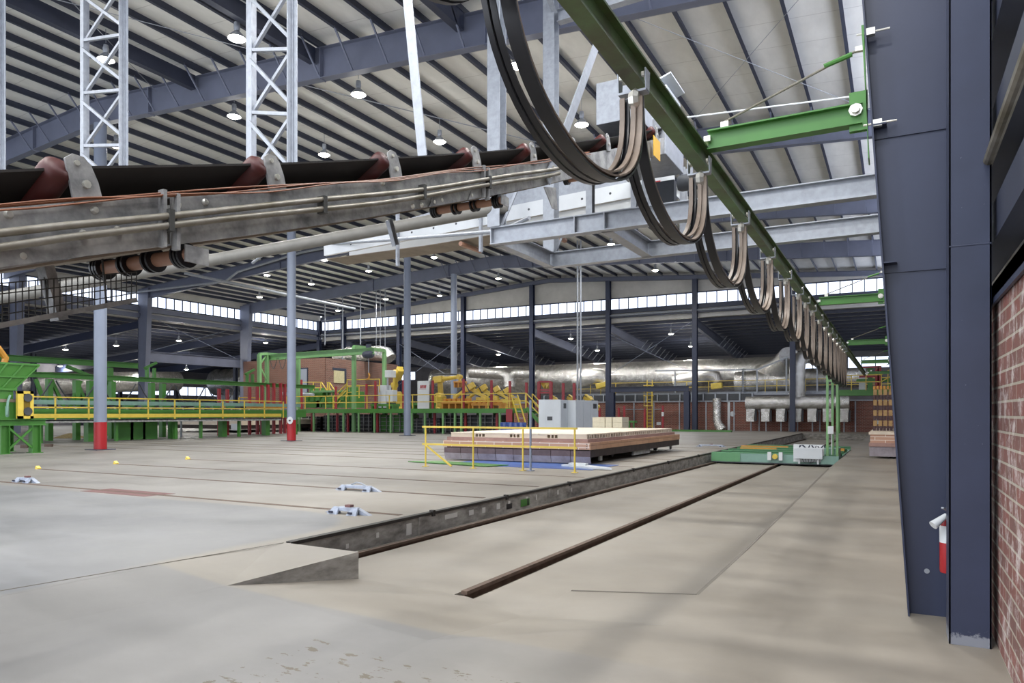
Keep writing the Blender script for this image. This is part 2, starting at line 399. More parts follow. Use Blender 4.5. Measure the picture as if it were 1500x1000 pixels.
# pit floor in strips, the rail slots left open
YE = 56.6
for x0, x1 in ((-6.12, -5.98), (-5.78, -3.80), (-3.55, -1.6)):
    fl.quad((x0, 5.45 if x1 > -2 else 5.8, zpit(6)), (x1, 5.45 if x1 > -2 else 5.8, zpit(6)), (x1, YE, zpit(YE)), (x0, YE, zpit(YE)))
for x0, x1 in ((-5.98, -5.78), (-3.80, -3.55)):
    fl.quad((x0, 5.9, zpit(6) - .07), (x1, 5.9, zpit(6) - .07), (x1, YE, zpit(YE) - .07), (x0, YE, zpit(YE) - .07))
    for x in (x0, x1): fl.quad((x, 5.9, zpit(6) - .07), (x, YE, zpit(YE) - .07), (x, YE, zpit(YE)), (x, 5.9, zpit(6)))
ys = [6.55, 9, 13, 17, 21, 61.2]
for a, b in zip(ys, ys[1:]):
    fl.quad((-1.6, a, zright(a)), (8, a, zright(a)), (8, b, zright(b)), (-1.6, b, zright(b)))
    fl.quad((-1.6, a, zpit(a)), (-1.6, b, zpit(b)), (-1.6, b, zright(b)), (-1.6, a, zright(a)))
fl.quad((-6.12, YE, ZS), (-1.6, YE, ZS), (-1.6, 61.2, ZS), (-6.12, 61.2, ZS))
fo = struct(fl.build('floor', M['floor'], recalc=False))
for p in fo.data.polygons:
    if p.normal.z < -.1: p.flip()
# pit wall with stained concrete, black steel edge angle
pw = MB(); pw.quad((-6.12, 6.0, zpit(6)-.02), (-6.12, YE, zpit(YE)-.02), (-6.12, YE, ZS), (-6.12, 6.0, ZS))
pw.quad((-6.12, YE, zpit(YE)-.02), (-1.6, YE, zpit(YE)-.02), (-1.6, YE, ZS), (-6.12, YE, ZS))
pw.add([A, PB, B], [(0, 1, 2)]); pw.quad(P, A, PB, (-6.12, 6.0, zpit(6)))
wp = struct(pw.build('wall_pit', M['conc_wall'], recalc=False))
patch = MB()
for y, zc, sy, sz in ((8.3, 0, .12, .16), (10.4, .02, .1, .09), (9.4, .05, .35, .07), (10.0, .03, .14, .08), (10.9, .03, .12, .1), (11.3, .02, .07, .12), (12.0, .03, .07, .1), (12.4, .03, .05, .1), (7.6, .02, .05, .07), (7.0, -.03, .05, .06), (13.4, .03, .05, .09), (14.1, .02, .05, .08)):
    patch.box(-6.118, -6.112, y - sy/2, y + sy/2, zc - sz/2, zc + sz/2)
patch.build('patch', M['insul'], wp)
gn = MB(); gn.box(-6.118, -6.11, 11.75, 12.1, -.08, .05); gn.build('green_bracket', M['green'], wp)
gn = MB(); gn.box(-6.118, -6.111, 11.2, 11.4, -.06, .03); gn.box(-6.118, -6.109, 12.0, 12.06, -.08, .05); gn.build('dark_socket', M['black'], wp)
pil = MB()
for y in (8.6, 13.0, 16.2, 21.0, 24.5): pil.box(-6.119, -6.10, y - .07, y + .07, zpit(y), ZS - .03)
pil.build('pilaster', M['conc_wall'], wp)
te = MB(); te.box(-6.2, -6.105, 6.05, YE, ZS - .035, ZS + .006)
for y in (8.9, 11.2, 14, 18.2, 21.5, 25.3): te.box(-6.16, -6.09, y - .03, y + .03, ZS - .06, ZS + .03)
struct(te.build('trim_1', M['conc_edge']))
# dark joints in the concrete
jn = MB()
def seam(a, b, wd):
    a, b = Vector(a), Vector(b); jn.bar(a, b, wd, .004)
seam((-6.17, 5.98, ZS+.002), (-6.62, 3.0, ZS+.002), .012); seam((-6.62, 3.0, ZS+.002), (-7.2, -3, ZS+.002), .012)
seam((-2.84, 6.55, ZP+.01), (-1.6, 6.55, .002), .03); seam((-1.6, 6.55, -.002), (-1.6, 9, .002), .035); seam((-1.6, 9, .002), (-1.6, 21, ZS+.002), .035)
seam((-6.25, 5.2, ZS+.002), (-20, 7.6, ZS+.002), .006) if False else None
struct(jn.build('trim_2', M['joint']))
# ---- roof ----
ceil = MB()
XE = .75
for x0, x1 in ((XE, XR), (XR, XL - .3)):
    za, zc = zb(x0) + 1.26, zb(x1) + 1.26
    ceil.prism([(x0, -4, za), (x1, -4, zc), (x1, YF + .5, zc), (x0, YF + .5, za)], (0, 0, .12))
ce = struct(ceil.build('ceiling', M['roof']))
x = -1.31; PX = []
while x > XL + .5: PX.append(x); x -= 1.385
for x in PX:
    z = zb(x) + 1.13; pu = MB()
    pu.sweep([(-.045,-.13),(.055,-.13),(.055,-.112),(-.03,-.112),(-.03,.13),(-.045,.13)], (x, -4, z), (x, YF, z))
    pu.build('purlin', M['navy_dark'], ce)
for x in (-11.1, -16.8, -22.6, -36.0):
    m = MB(); z = zb(x); m.box(x - .12, x + .12, -4, 17.55, z + .5, z + 1.0); m.build('strut_beam', M['navy_dark'], ce)
# ---- rafters: tapered I-beams, a gable pair each, with flange braces and splice plates ----
def rafter(y, n, label, depth=1.0, top=1.0):
    t = thing('rafter_beam', label, 'roof beam', (XR, y, zb(XR)), 'roof frames of the hall')
    for x0, x1 in ((.25, XR), (XR, XL)):
        m = MB(); h = depth - .0
        def pt(x, dz): return (x, y, zb(x) + top - depth + dz)
        m.prism([pt(x0, 0), pt(x1, 0), pt(x1, depth), pt(x0, depth)], (0, .012, 0))
        for dz in (0, depth - .02):
            m.prism([(x0, y - .15, pt(x0, dz)[2]), (x1, y - .15, pt(x1, dz)[2]), (x1, y + .15, pt(x1, dz)[2]), (x0, y + .15, pt(x0, dz)[2])], (0, 0, .02))
        m.build('beam_limb', M['rafter'], t)
    if depth > .6:
        for xs in (-10.3, -16.5, -25.2, -33, -41):
            s = MB(); s.box(xs - .02, xs + .02, y - .14, y + .14, zb(xs) - .03, zb(xs) + 1.0); s.build('splice_plate', M['rafter'], t)
        for i, xp in enumerate(PX[:24]):
            b = MB(); x2 = xp
            b.bar((x2, y - .95, zb(x2) + 1.05), (x2, y - .1, zb(x2) + .04), .05, .05); b.build('flange_brace', M['rafter'], t)
    return t
names = ['slate blue roof beam over the tapered navy column nearest the camera', 'big slate blue roof beam crossing the upper left above the conveyor belt',
         'slate blue roof beam seen just behind the green bracket arm', 'slate blue roof beam passing behind the galvanized platform, third one deep',
         'slate blue roof beam nearest to the far clerestory windows']
for i, y in enumerate(FRAMES): rafter(y, i, names[i])
rafter(YF, 9, 'shallow end roof beam directly above the far clerestory windows', .38, 1.0)
# ---- far gable wall: panel above the glass, strip below, bay windows ----
XF = [-57.5, -53.9, -46.3, -38.3, -30.6, -22.9, -15.1, -7.3, .4]
WZ0, WZ1 = 10.98, 12.0
g = MB(); yb = YF + .25
g.prism([(.75, yb, WZ1), (XL, yb, WZ1), (XL, yb, zb(XL) + 1.36), (XR, yb, zb(XR) + 1.36), (.75, yb, zb(.75) + 1.36)], (0, .1, 0))
g.box(XL, .75, yb, yb + .1, 9.85, WZ0)
struct(g.build('wall_far', M['gable']))
def window(n, a, b, frame_m=M['navy_dark'], WZ0=WZ0, WZ1=WZ1, gm='glass'):
    """clerestory window: frame with mullions, frosted pane"""
    e = bpy.data.objects.new('window_%d' % n, None); C.objects.link(e); e['kind'] = 'structure'
    a, b = Vector(a), Vector(b); e.location = a; d = b - a; L = d.length; k = max(2, round(L / .86)); up = Vector((0, 0, WZ1 - WZ0)); nn = d.normalized().cross(Vector((0,0,1)))
    p = MB(); q = nn * .06; p.prism([a - q, b - q, b - q + up, a - q + up], nn * .01); p.build('pane', M[gm], e)
    f = MB()
    for z in (0, 1): f.bar(a + up * z, b + up * z, .1, .1)
    for i in range(k + 1): f.bar(a + d * i / k, a + d * i / k + up, .07, .08)
    f.build('window_frame', frame_m, e); return e
wn = 1
for a, b in zip(XF, XF[1:]): window(wn, (a, yb, WZ0), (b, yb, WZ0)); wn += 1
# left side: same clerestory along x = XL
g = MB(); xb = XL - .25
g.box(xb - .1, xb, -4, YF + .3, WZ1, zb(XL) + 1.3); g.box(xb - .1, xb, -4, YF + .3, 9.85, WZ0)
struct(g.build('wall_left', M['gable']))
YL = [-4, 6.78, 17.7, 28.6, 39.5, 50.4, YF]
for a, b in zip(YL[1:], YL[2:]): window(wn, (xb, a, WZ0), (xb, b, WZ0)); wn += 1
for a, b in zip(YL, YL[1:]): window(wn, (.74, b, 9.3), (.74, a, 9.3), WZ0=9.3, WZ1=12.3, gm='added_glow_right'); wn += 1  # unseen glazing on the right wall, added to light the roof
# sill beams and eave pipes under the glass
s = MB(); s.box(XL, .6, YF - .05, yb, 10.62, 10.9); s.box(XL, .6, YF - .2, YF + .1, 10.2, 10.3); struct(s.build('trim_3', M['navy_dark']))
s = MB(); s.tube((XL, YF - .1, 10.42), (.4, YF - .1, 10.42), .09); struct(s.build('trim_4', M['galv']))
s = MB(); s.box(xb, XL + .05, -4, YF, 10.45, 10.85); s.box(xb, XL + .1, -4, YF, 9.9, 10.25); struct(s.build('trim_5', M['rafter']))
# ---- end wall columns under the far clerestory ----
where = {-53.9: 'half hidden near the far left corner', -46.3: 'second from the far left corner', -38.3: 'by the slim round post',
         -30.6: 'standing behind the pale grey cabinets', -22.9: 'left end of the low portal beam', -15.1: 'right end of the low portal beam', -7.3: 'in front of the foil riser duct', -57.5: 'in the far left corner of the hall'}
for x in XF[:-1]:
    m = MB(); m.ibeam((x, YF - .2, ZS), (x, YF - .2, zb(x) + .62), .42, .4, .03, .03, up=(0, 1, 0))
    tag(m.build('end_wall_column', M['navy']), 'navy column under the far clerestory, ' + where[x], 'column', 'columns of the far wall')
# portal beam between two of them with its own short posts
t = thing('portal_frame', 'low navy steel portal with two short posts in front of the kiln wall', 'steel frame', (-19, YF - .7, ZS))
m = MB(); m.ibeam((-22.5, YF - .7, 3.75), (-15.5, YF - .7, 3.75), .45, .3, .03, .02); m.build('beam', M['navy'], t)
for x in (-22.35, -15.65):
    m = MB(); m.ibeam((x, YF - .7, ZS), (x, YF - .7, 3.5), .5, .45, .03, .03, up=(0, 1, 0)); m.build('post', M['navy'], t)
# ---- left wall columns (tapered, wide) and lintel between ----
lw = ['before the mesh guard at the left edge', 'seen past the left of the second rafter end', 'behind the low blue beam on its left', 'to the right of the low blue beam']
for i, y in enumerate((17.7, 29.3, 39.5, 50.4)):
    m = MB(); z1 = zb(XL) + .9
    for dy in (-.22, .2): m.prism([(XL - .2, y + dy, ZS), (XL + .45, y + dy, ZS), (XL + 1.1, y + dy, z1), (XL - .2, y + dy, z1)], (0, .03, 0))
    m.prism([(XL - .2, y - .22, ZS), (XL - .16, y - .22, ZS), (XL - .16, y - .22, z1), (XL - .2, y - .22, z1)], (0, .44, 0))
    m.prism([(XL + .45, y - .22, ZS), (XL + .5, y - .22, ZS), (XL + 1.15, y - .22, z1), (XL + 1.1, y - .22, z1)], (0, .44, 0))
    tag(m.build('left_wall_column', M['rafter']), 'broad slate column under the left clerestory, ' + lw[i], 'column', 'columns of the left side')
m = MB(); m.ibeam((XL, 39.9, 6.6), (XL, 50.0, 6.6), .9, .4, .04, .03)
tag(m.build('lintel_beam', M['rafter']), 'low slate blue beam spanning between two broad left columns', 'steel beam')
# X bracing rods
def rod(name, label, pts, r, mat='galv', group=None):
    m = MB()
    for a, b in pts: m.tube(a, b, r, 6)
    return tag(m.build(name, M[mat]), label, 'bracing', group)
rod('cross_bracing', 'thin crossed bracing rods between the broad left columns above the low blue beam', [((XL, 40, 10.2), (XL, 50, 6.9)), ((XL, 50, 10.2), (XL, 40, 7))], .025, 'post')
rod('cross_bracing', 'thin crossed bracing rods across the far columns behind the robot arms', [((-46.3, YF - .3, 9), (-38.3, YF - .3, 4.4)), ((-38.3, YF - .3, 9.4), (-46.3, YF - .3, 4.6))], .02, 'post')
rod('cross_bracing', 'thin crossed bracing rods across the far columns above the low portal beam', [((-22.9, YF - .3, 8.8), (-15.1, YF - .3, 5)), ((-15.1, YF - .3, 9.6), (-22.9, YF - .3, 5))], .02, 'post')
rod('roof_bracing', 'thin crossed cables under the roof sheets above the green bracket arm', [((-7.5, 17.8, zb(-7.5) + .9), (-.8, 28.4, zb(-.8) + .9)), ((-.8, 17.8, zb(-.8) + .9), (-7.5, 28.4, zb(-7.5) + .9))], .009)
rod('roof_bracing', 'thin crossed cables under the roof between the lattice towers', [((-17.5, 7.2, zb(-17) + .7), (-24.5, 17.4, zb(-24) + .7)), ((-24.5, 7.2, zb(-24) + .7), (-17.5, 17.4, zb(-17) + .7))], .012)
rod('roof_bracing', 'thin crossed cables below the roof just past the big upper left beam', [((-13, 18, zb(-13) + .9), (-20, 28.3, zb(-20) + .9)), ((-20, 18, zb(-20) + .9), (-13, 28.3, zb(-13) + .9))], .02)
# ---- lean-to roofs beyond the clerestories ----
lt = MB(); lt.prism([(-90, YF + .35, 9.95), (9, YF + .35, 9.95), (9, 83, 8.35), (-90, 83, 8.35)], (0, 0, .1))
l1 = struct(lt.build('ceiling_far', M['roof_dark']))
for k in range(14):
    y = YF + 1.2 + k * 1.55; z = 9.95 - (y - YF - .35) * .0739 - .14
    m = MB(); m.box(-90, 9, y - .04, y + .05, z - .13, z + .13); m.build('purlin', M['navy_dark'], l1)
for i, x in enumerate(XF[1:]):
    m = MB(); z0, z1 = 9.68, 8.1
    for dz in (0, -.9): m.prism([(x-.15, YF + .1, z0 + dz*.75), (x+.15, YF + .1, z0 + dz*.75), (x+.15, 82.9, z1 + dz*1.15), (x-.15, 82.9, z1 + dz*1.15)], (0, 0, .03))
    m.prism([(x, YF + .1, z0 - .67), (x, 82.9, z1 - 1.03), (x, 82.9, z1), (x, YF + .1, z0)], (.015, 0, 0))
    o = m.build('lean_to_rafter', M['rafter'], l1)
    for k in range(8):
        y = YF + 9 + k * 1.55; z = 9.95 - (y - YF) * .0739
        q = MB(); q.bar((x + .8, y, z - .25), (x + .05, y - .1, z - 1.15), .05); q.build('flange_brace', M['galv'], o)
lt = MB(); lt.prism([(XL - .35, -4, 9.95), (XL - .35, 84, 9.95), (-90, 84, 7.6), (-90, -4, 7.6)], (0, 0, .1))
l2 = struct(lt.build('ceiling_left', M['roof_dark']))
for k in range(20):
    x = XL - 1.4 - k * 1.55; z = 9.95 + (x - XL + .35) * .0727 - .14
    m = MB(); m.box(x - .05, x + .04, -4, 84, z - .13, z + .13); m.build('purlin', M['navy_dark'], l2)
for y in FRAMES + [61.3, 72.2]:
    m = MB(); m.prism([(XL - .1, y, 9.68), (-89.8, y, 7.3), (-89.8, y, 6.3), (XL - .1, y, 9.0)], (0, .02, 0))
    m.prism([(XL - .1, y - .15, 9.0), (-89.8, y - .15, 6.3), (-89.8, y + .15, 6.3), (XL - .1, y + .15, 9.0)], (0, 0, .03)); m.build('lean_to_rafter', M['navy'], l2)
# dark slim lean-to columns
for i, (u, y) in enumerate(((49, 42), (119, 52), (176, 58), (200, 70), (258, 62), (345, 64), (379, 62))):
    p = on_y(u, 605, y); x = min(p.x, XL - 4)
    d = x / ray(u)[0]; yy = d * ray(u)[1]
    m = MB(); m.ibeam((x, yy, ZS), (x, yy, 9.9 + (x - XL) * .073 - .5), .42, .42, .03, .03, up=(0, 1, 0))
    tag(m.build('lean_to_column', M['navy_dark']), 'slim dark column in the left lean-to, ' + ['leftmost one', 'between the hopper and the first grey post', 'just right of the first grey post', 'short dark one behind the green gantry beam', 'left of the foil drum duct', 'crossing the foil drum duct', 'behind the green portal leg'][i], 'column', 'lean-to columns')
# outer walls of the lean-tos, with low window bands
def outer(name, mb): return struct(mb.build(name, M['outer']))
m = MB(); m.box(-120, 9, 83, 83.2, 0, 6.4); m.box(-120, 9, 83, 83.2, 7.5, 8.5); outer('wall_far_outer', m)
for x0, x1 in ((-90, -60), (-10.5, -6.6), (-4.5, 2)):
    e = bpy.data.objects.new('window_%d' % wn, None); C.objects.link(e); e['kind'] = 'structure'; wn += 1
    p = MB(); p.box(x0, x1, 83.05, 83.1, 6.4, 7.5); p.build('pane', M['glass'], e)
    p = MB(); k = max(2, int((x1 - x0) / 1.3))
    for i in range(k + 1): p.box(x0 + (x1-x0)*i/k - .05, x0 + (x1-x0)*i/k + .05, 82.95, 83.04, 6.4, 7.5)
    p.build('window_frame', M['galv'], e)
m = MB(); m.box(-10.5, -60, 83.05, 83.1, 6.4, 7.5); outer('wall_far_filler', m)
m = MB(); m.box(-6.6, -4.5, 83.05, 83.1, 6.4, 7.5); m.box(2, 9, 83.05, 83.1, 6.4, 7.5); outer('wall_far_filler', m)
m = MB(); m.box(-90.2, -90, -4, 84, 0, 4.2); m.box(-90.2, -90, -4, 84, 5.4, 7.8); outer('wall_left_outer', m)
e = bpy.data.objects.new('window_%d' % wn, None); C.objects.link(e); e['kind'] = 'structure'
p = MB(); p.box(-90.15, -90.1, -4, 84, 4.2, 5.4); p.build('pane', M['glass'], e)
p = MB()
for i in range(60): p.box(-90.08, -89.98, -4 + i*1.46 - .06, -4 + i*1.46 + .06, 4.2, 5.4)
p.build('window_frame', M['galv'], e)
m = MB(); m.box(9, 9.2, YF, 84, 0, 10); struct(m.build('wall_right_lean_to', M['gable']))
# ---- right side wall: brick dado near the camera, insulated sheet with girts above ----
m = MB(); m.box(.63, .95, -4, 61.2, -.05, 2.46); struct(m.build('wall_right', M['brick_near']))
m = MB(); m.box(.60, .98, -4, 61.2, 2.46, 2.56); m.box(.60, .62, -4, 61.2, 2.42, 2.56); struct(m.build('trim_6', M['navy']))
m = MB(); m.prism([(.80, -4, 2.56), (.86, -4, 12.7), (1.0, -4, 12.7), (1.0, -4, 2.56)], (0, 65.2, 0)); struct(m.build('wall_right_sheet', M['insul']))
for i, z in enumerate((3.05, 3.75, 4.55, 5.5, 7.2, 9.2)):
    m = MB(); m.channel((.62, -4, z), (.62, 61.2, z), .24, .2, .02, side=1); m.box(.62, .80, -4, 61.2, z - .16, z - .12)
    struct(m.build('trim_%d' % (7 + i), M['navy_dark']))
m = MB(); m.tube((.57, -4, 3.42), (.57, 61, 3.42), .035); struct(m.build('trim_13', M['galv_pipe']))
# ---- right frame columns: tapered web, flanges, weld beads ----
def rcol(y, label):
    m = MB(); H = 11.6
    def xi(z): return .097 - .066 * z
    m.prism([(xi(0), y - .006, 0), (.362, y - .006, 0), (.362, y - .006, H), (xi(H), y - .006, H)], (0, .012, 0))
    m.prism([(xi(0) - .014, y - .125, 0), (xi(0), y - .125, 0), (xi(H), y - .125, H), (xi(H) - .014, y - .125, H)], (0, .25, 0))
    m.box(.362, .378, y - .125, y + .125, 0, H)
    for z in (3.95, 2.82): m.box(xi(z) + .0, .362, y - .02, y - .006, z, z + .006)
    for z in (4.05, 2.9): m.box(xi(z), xi(z) + .1, y - .12, y - .006, z - .012, z)
    return tag(m.build('tapered_column', M['navy'], bevel=0), label, 'column', 'tapered columns of the right side')
rcol(6.78, 'big tapered navy steel column nearest the camera by the brick wall')
for y, n in zip(FRAMES[1:], ('first', 'second', 'third', 'fourth')): rcol(y, 'tapered navy column hidden behind the near one, %s further along the right wall' % n)
m = MB(); m.box(.331, .588, 6.0, 6.02, 0, 12); m.box(.331, .345, 6.0, 6.3, 0, 12); m.box(.574, .588, 6.0, 6.3, 0, 12); m.box(.331, .588, 5.996, 6.0, 2.835, 2.845)
tag(m.build('channel_post', M['navy_worn'], bevel=.004), 'flat faced navy channel post in front of the tapered column beside the brick wall', 'column')
# ---- round grey ridge posts with red feet ----
def rpost(x, y, r, label, red=True, z1=None):
    t = thing('round_post', label, 'column', (x, y, ZS), 'round grey posts')
    z1 = z1 or zb(x) + .02
    m = MB(); m.tube((x, y, ZS + (1.12 if red else 0)), (x, y, z1), r, 24); m.build('shaft', M['post'], t, smooth=True)
    if red:
        m = MB(); m.tube((x, y, ZS), (x, y, ZS + 1.12), r * 1.02, 24); m.build('painted_foot', M['postred'], t, smooth=True)
    m = MB(); m.box(x - r*1.7, x + r*1.7, y - r*1.7, y + r*1.7, ZS, ZS + .03); m.build('base_plate', M['navy_dark'], t)
    return t
rpost(-28.4, 17.7, .235, 'thick round grey post with red foot, nearest one, left of the yellow walkway bays')
t2 = rpost(-28.5, 28.2, .23, 'round grey post with red foot and a small round sign, before the robot deck')
m = MB(); m.lathe([(.0, -.012), (.2, -.012), (.2, .012), (0, .012)], (-28.3, 27.9, 1.27), 'y', 20); o = m.build('round_sign', M['white'], t2)
m = MB(); m.box(-28.37, -28.24, 27.87, 27.885, 1.22, 1.3); m.build('pictogram', M['dkgrey'], o)
rpost(-28.5, 38.5, .23, 'round grey post without red paint, standing at the robot deck edge', red=False)
rpost(-32.2, 49.9, .25, 'slim round grey post close to the far wall, right of the robot deck middle', red=False, z1=zb(-32.2))
# ---- high bay lamps ----
def make_lamp(label, loc):
    t = thing('high_bay_lamp', label, 'ceiling lamp', loc, 'high bay lamps'); loc = Vector((0,0,0))
    m = MB(); m.tube((0,0,1.0), (0,0,.55), .012, 6); m.build('hanger', M['galv'], t, local=True)
    m = MB(); m.lathe([(.02,.50),(.08,.48),(.09,.40),(.09,.28),(.05,.22)], n=12); m.build('ballast', M['galv'], t, smooth=True, local=True)
    m = MB(); m.lathe([(.06,.24),(.1,.2),(.2,.1),(.27,0),(.255,0),(.18,.09),(.05,.2)], n=18); m.build('reflector', M['galv'], t, smooth=True, local=True)
    m = MB(); m.lathe([(.0,-.09),(.1,-.075),(.19,-.03),(.24,.01),(0,.02)], n=18); m.build('lens', M['lens'], t, smooth=True, local=True)
    return t
LROWS = {
 'near bay': [(155,86),(347,55),(-1,-1)],
 'second bay': [(170,214),(343,170),(475,226),(525,137),(644,207),(758,97),(852,183)],
 'under': [],
}
def on_roof(u, v, drop=1.15):
    cx, cy = ray(u); d = 20.0
    for _ in range(40):
        x = d * cx; z = (zb(x) if x > XL else 9.9 + (x - XL) * .073 - 1.2) + 1.26 - drop
        d = (z - EYE) * FPX / (HV - v)
    return Vector((d * cx, d * cy, z))
lamps_px = [(155,88),(347,57),(170,214),(343,171),(475,227),(525,139),(644,208),(758,97),(852,183),
            (475,381),(540,397),(456,416),(380,435),(391,403),(636,377),(730,408),(644,433),(565,438),(495,455),(895,358),(960,396)]
lean_far_px = [(836,496),(875,513),(983,489),(1012,507),(730,519),(693,541)]
lean_left_px = [(262,499),(96,512),(170,506),(277,526),(273,541),(208,544),(88,536),(389,502)]
pts = [(u, v, on_roof(u, v)) for u, v in lamps_px]
for u, v in lean_far_px:
    cx, cy = ray(u); y = 70.0
    for _ in range(60):
        z = 9.95 - (y - YF) * .0739 - 1.15; d = (z - EYE) * FPX / (HV - v); y = min(d * cy, 81); 
    pts.append((u, v, Vector((y / cy * cx, y, zat(v, y / cy)))))
for u, v in lean_left_px:
    cx, cy = ray(u); d = 90.0
    for _ in range(60):
        x = max(min(d * cx, XL - 2), -88); z = 9.95 + (x - XL) * .0727 - 1.15; d = (z - EYE) * FPX / (HV - v)
    x = max(min(d * cx, XL - 2), -88); d = x / cx; pts.append((u, v, Vector((x, d * cy, zat(v, d)))))
lab = ['high inside the left full lattice tower', 'high beside the right lattice tower', 'low inside the left full lattice tower', 'just left of the right lattice tower under the big roof beam', 'glowing right above the conveyor belt',
       'left of the leaning flat strut below the big roof beam', 'above the belt right of the leaning flat strut', 'starry one beside the first hanging cable loop', 'right of the second platform hanger',
       'under the belt conveyor, left of the third roof beam splice', 'under the conveyor between two grey posts', 'in the row below the conveyor right of the second grey post', 'left of the second grey post, lower one', 'left of the second grey post, upper one',
       'right of the third grey post near the bolted strut', 'over the bright roof bay by the platform corner', 'in the bright last bay right of the third post', 'in the bright last bay left of the third post', 'lowest in the last bay toward the far left corner',
       'seen through the platform frame', 'before the last roof beam, right of the platform']
lab += ['far lean-to lamp left of the fourth far column', 'far lean-to lamp left of the fourth far column, lower one', 'far lean-to lamp left of the fifth far column', 'far lean-to lamp touching the fifth far column', 'far lean-to lamp over the foil ducts, leftmost but one', 'far lean-to lamp by the slim grey post']
lab += ['left lean-to lamp where the bracing rods cross', 'left lean-to lamp above the green hopper', 'left lean-to lamp right of the first grey post', 'left lean-to lamp on top of the low blue beam', 'left lean-to lamp under the low blue beam', 'left lean-to lamp near the base of the dark columns', 'left lean-to lamp over the green gantry beam', 'left lean-to lamp above the green portal']
for x, y, n in ((-9, 1.0, 'unseen extra over the camera bay near the conveyor'), (-18, 2.5, 'unseen extra over the camera bay, second from the right wall'), (-27, 2.5, 'unseen extra over the camera bay, near the ridge'), (-3.2, 12.5, 'unseen extra over the second bay next to the right wall'), (-40, 4, 'unseen extra over the camera bay, left of the ridge'), (-1.0, 1.0, 'unseen extra over the camera bay by the brick wall'), (-5, -2, 'unseen extra behind the camera bay, second from the wall'), (-1.2, 9.5, 'unseen extra over the near bay, closest to the brick wall'), (-13, -1.5, 'unseen extra behind the camera bay, third from the wall')):  # lamps out of view, added to brighten the near bays
    pts.append((0, 0, Vector((x, y, zb(x) + .1)))); lab.append(n)
L0 = None
for k, (u, v, p) in enumerate(pts):
    l = 'white high bay lamp, ' + lab[k]
    if L0 is None: L0 = o = make_lamp(l, p)
    else: o = dup(L0, p, None, l)
    ld = bpy.data.lights.new('lamp_light', 'SPOT'); ld.energy = 880 if k < 21 else (420 if k < 35 else 820); ld.spot_size = math.radians(165); ld.spot_blend = .6; ld.shadow_soft_size = .25; ld.color = (1, .985, .95)
    if 21 <= k < 35: ld.type = 'POINT'; ld.energy = 330
    lo = bpy.data.objects.new('lamp_light', ld); C.objects.link(lo); lo.parent = o; lo.location = (0, 0, -.12)
    if k < 21:
        lu = bpy.data.lights.new('lamp_glow', 'POINT'); lu.energy = 28; lu.shadow_soft_size = .25; lu.color = (1, .985, .95)
        lo = bpy.data.objects.new('lamp_glow', lu); C.objects.link(lo); lo.parent = o; lo.location = (0, 0, -.3)
# ================================================================== OVERHEAD: belt conveyor, trolley beam, festoon, platform
XC = -3.87
CV = [(-1.5,1.30),(0,1.75),(1.2,2.13),(1.9,2.35),(2.23,2.47),(2.83,2.66),(3.67,2.93),(4.7,3.28),(5.69,3.63),(6.7,3.99),(7.82,4.4),(9.2,4.93),(10.6,5.47),(13.6,6.68),(14.2,6.93)]
def zc(y):
    for (a, za), (b, zb_) in zip(CV, CV[1:]):
        if y <= b: return za + (zb_ - za) * (y - a) / (b - a)
    return CV[-1][1]
def yrange(a, b, n): return [a + (b - a) * i / n for i in range(n + 1)]
def loft(m, ys, prof):
    """closed section prof = [(x, dz)] carried along the conveyor"""
    k = len(prof); vs = []; fs = []
    for y in ys: vs += [(x, y, zc(y) + dz) for x, dz in prof]
    for i in range(len(ys) - 1):
        for j in range(k): fs.append((i*k+j, i*k+(j+1) % k, (i+1)*k+(j+1) % k, (i+1)*k+j))
    fs += [tuple(range(k)), tuple(range((len(ys)-1)*k, len(ys)*k))]
    m.add(vs, fs)
cvr = thing('belt_conveyor', 'long inclined belt conveyor with red idlers and galvanized side frames crossing the upper left', 'conveyor', (XC - .5, 6, 0))
W = 1.05
sec = [(0,0),(.075,0),(.075,.012),(.012,.012),(.012,.288),(.075,.288),(.075,.30),(0,.30)]
for a, b in ((-1.5, 2.79), (2.85, 6.55), (6.6, 13.6)):
    for far in (0, 1):
        m = MB(); loft(m, yrange(a, b, 10), [((XC - W - x) if far else (XC - .075 + x if False else XC - x), dz) for x, dz in sec])
        m.build('side_frame', M['galv_old'], cvr)
# splice plates and stiffener angles
for y in (2.82, 6.57):
    m = MB(); 
    for dy in (-.045, .045): m.box(XC, XC + .05, y + dy - .012, y + dy + .012, zc(y) - .02, zc(y) + .32)
    m.build('splice_angle', M['galv_old'], cvr)
for y0 in (5.55, 6.25):
    m = MB(); m.prism([(XC + .002, y0, zc(y0) + .0), (XC + .002, y0 + .55, zc(y0 + .55) + .0), (XC + .002, y0 + .5, zc(y0 + .5) + .12), (XC + .002, y0 + .08, zc(y0 + .08) + .12)], (.012, 0, 0)); m.build('gusset_plate', M['galv_old'], cvr)
m = MB(); m.prism([(XC + .002, 1.2, zc(1.2) - .0), (XC + .002, 2.2, zc(2.2) - .0), (XC + .002, 2.05, zc(2.05) + .08), (XC + .002, 1.2, zc(1.2) + .10)], (.012, 0, 0)); m.build('gusset_plate', M['galv_old'], cvr)
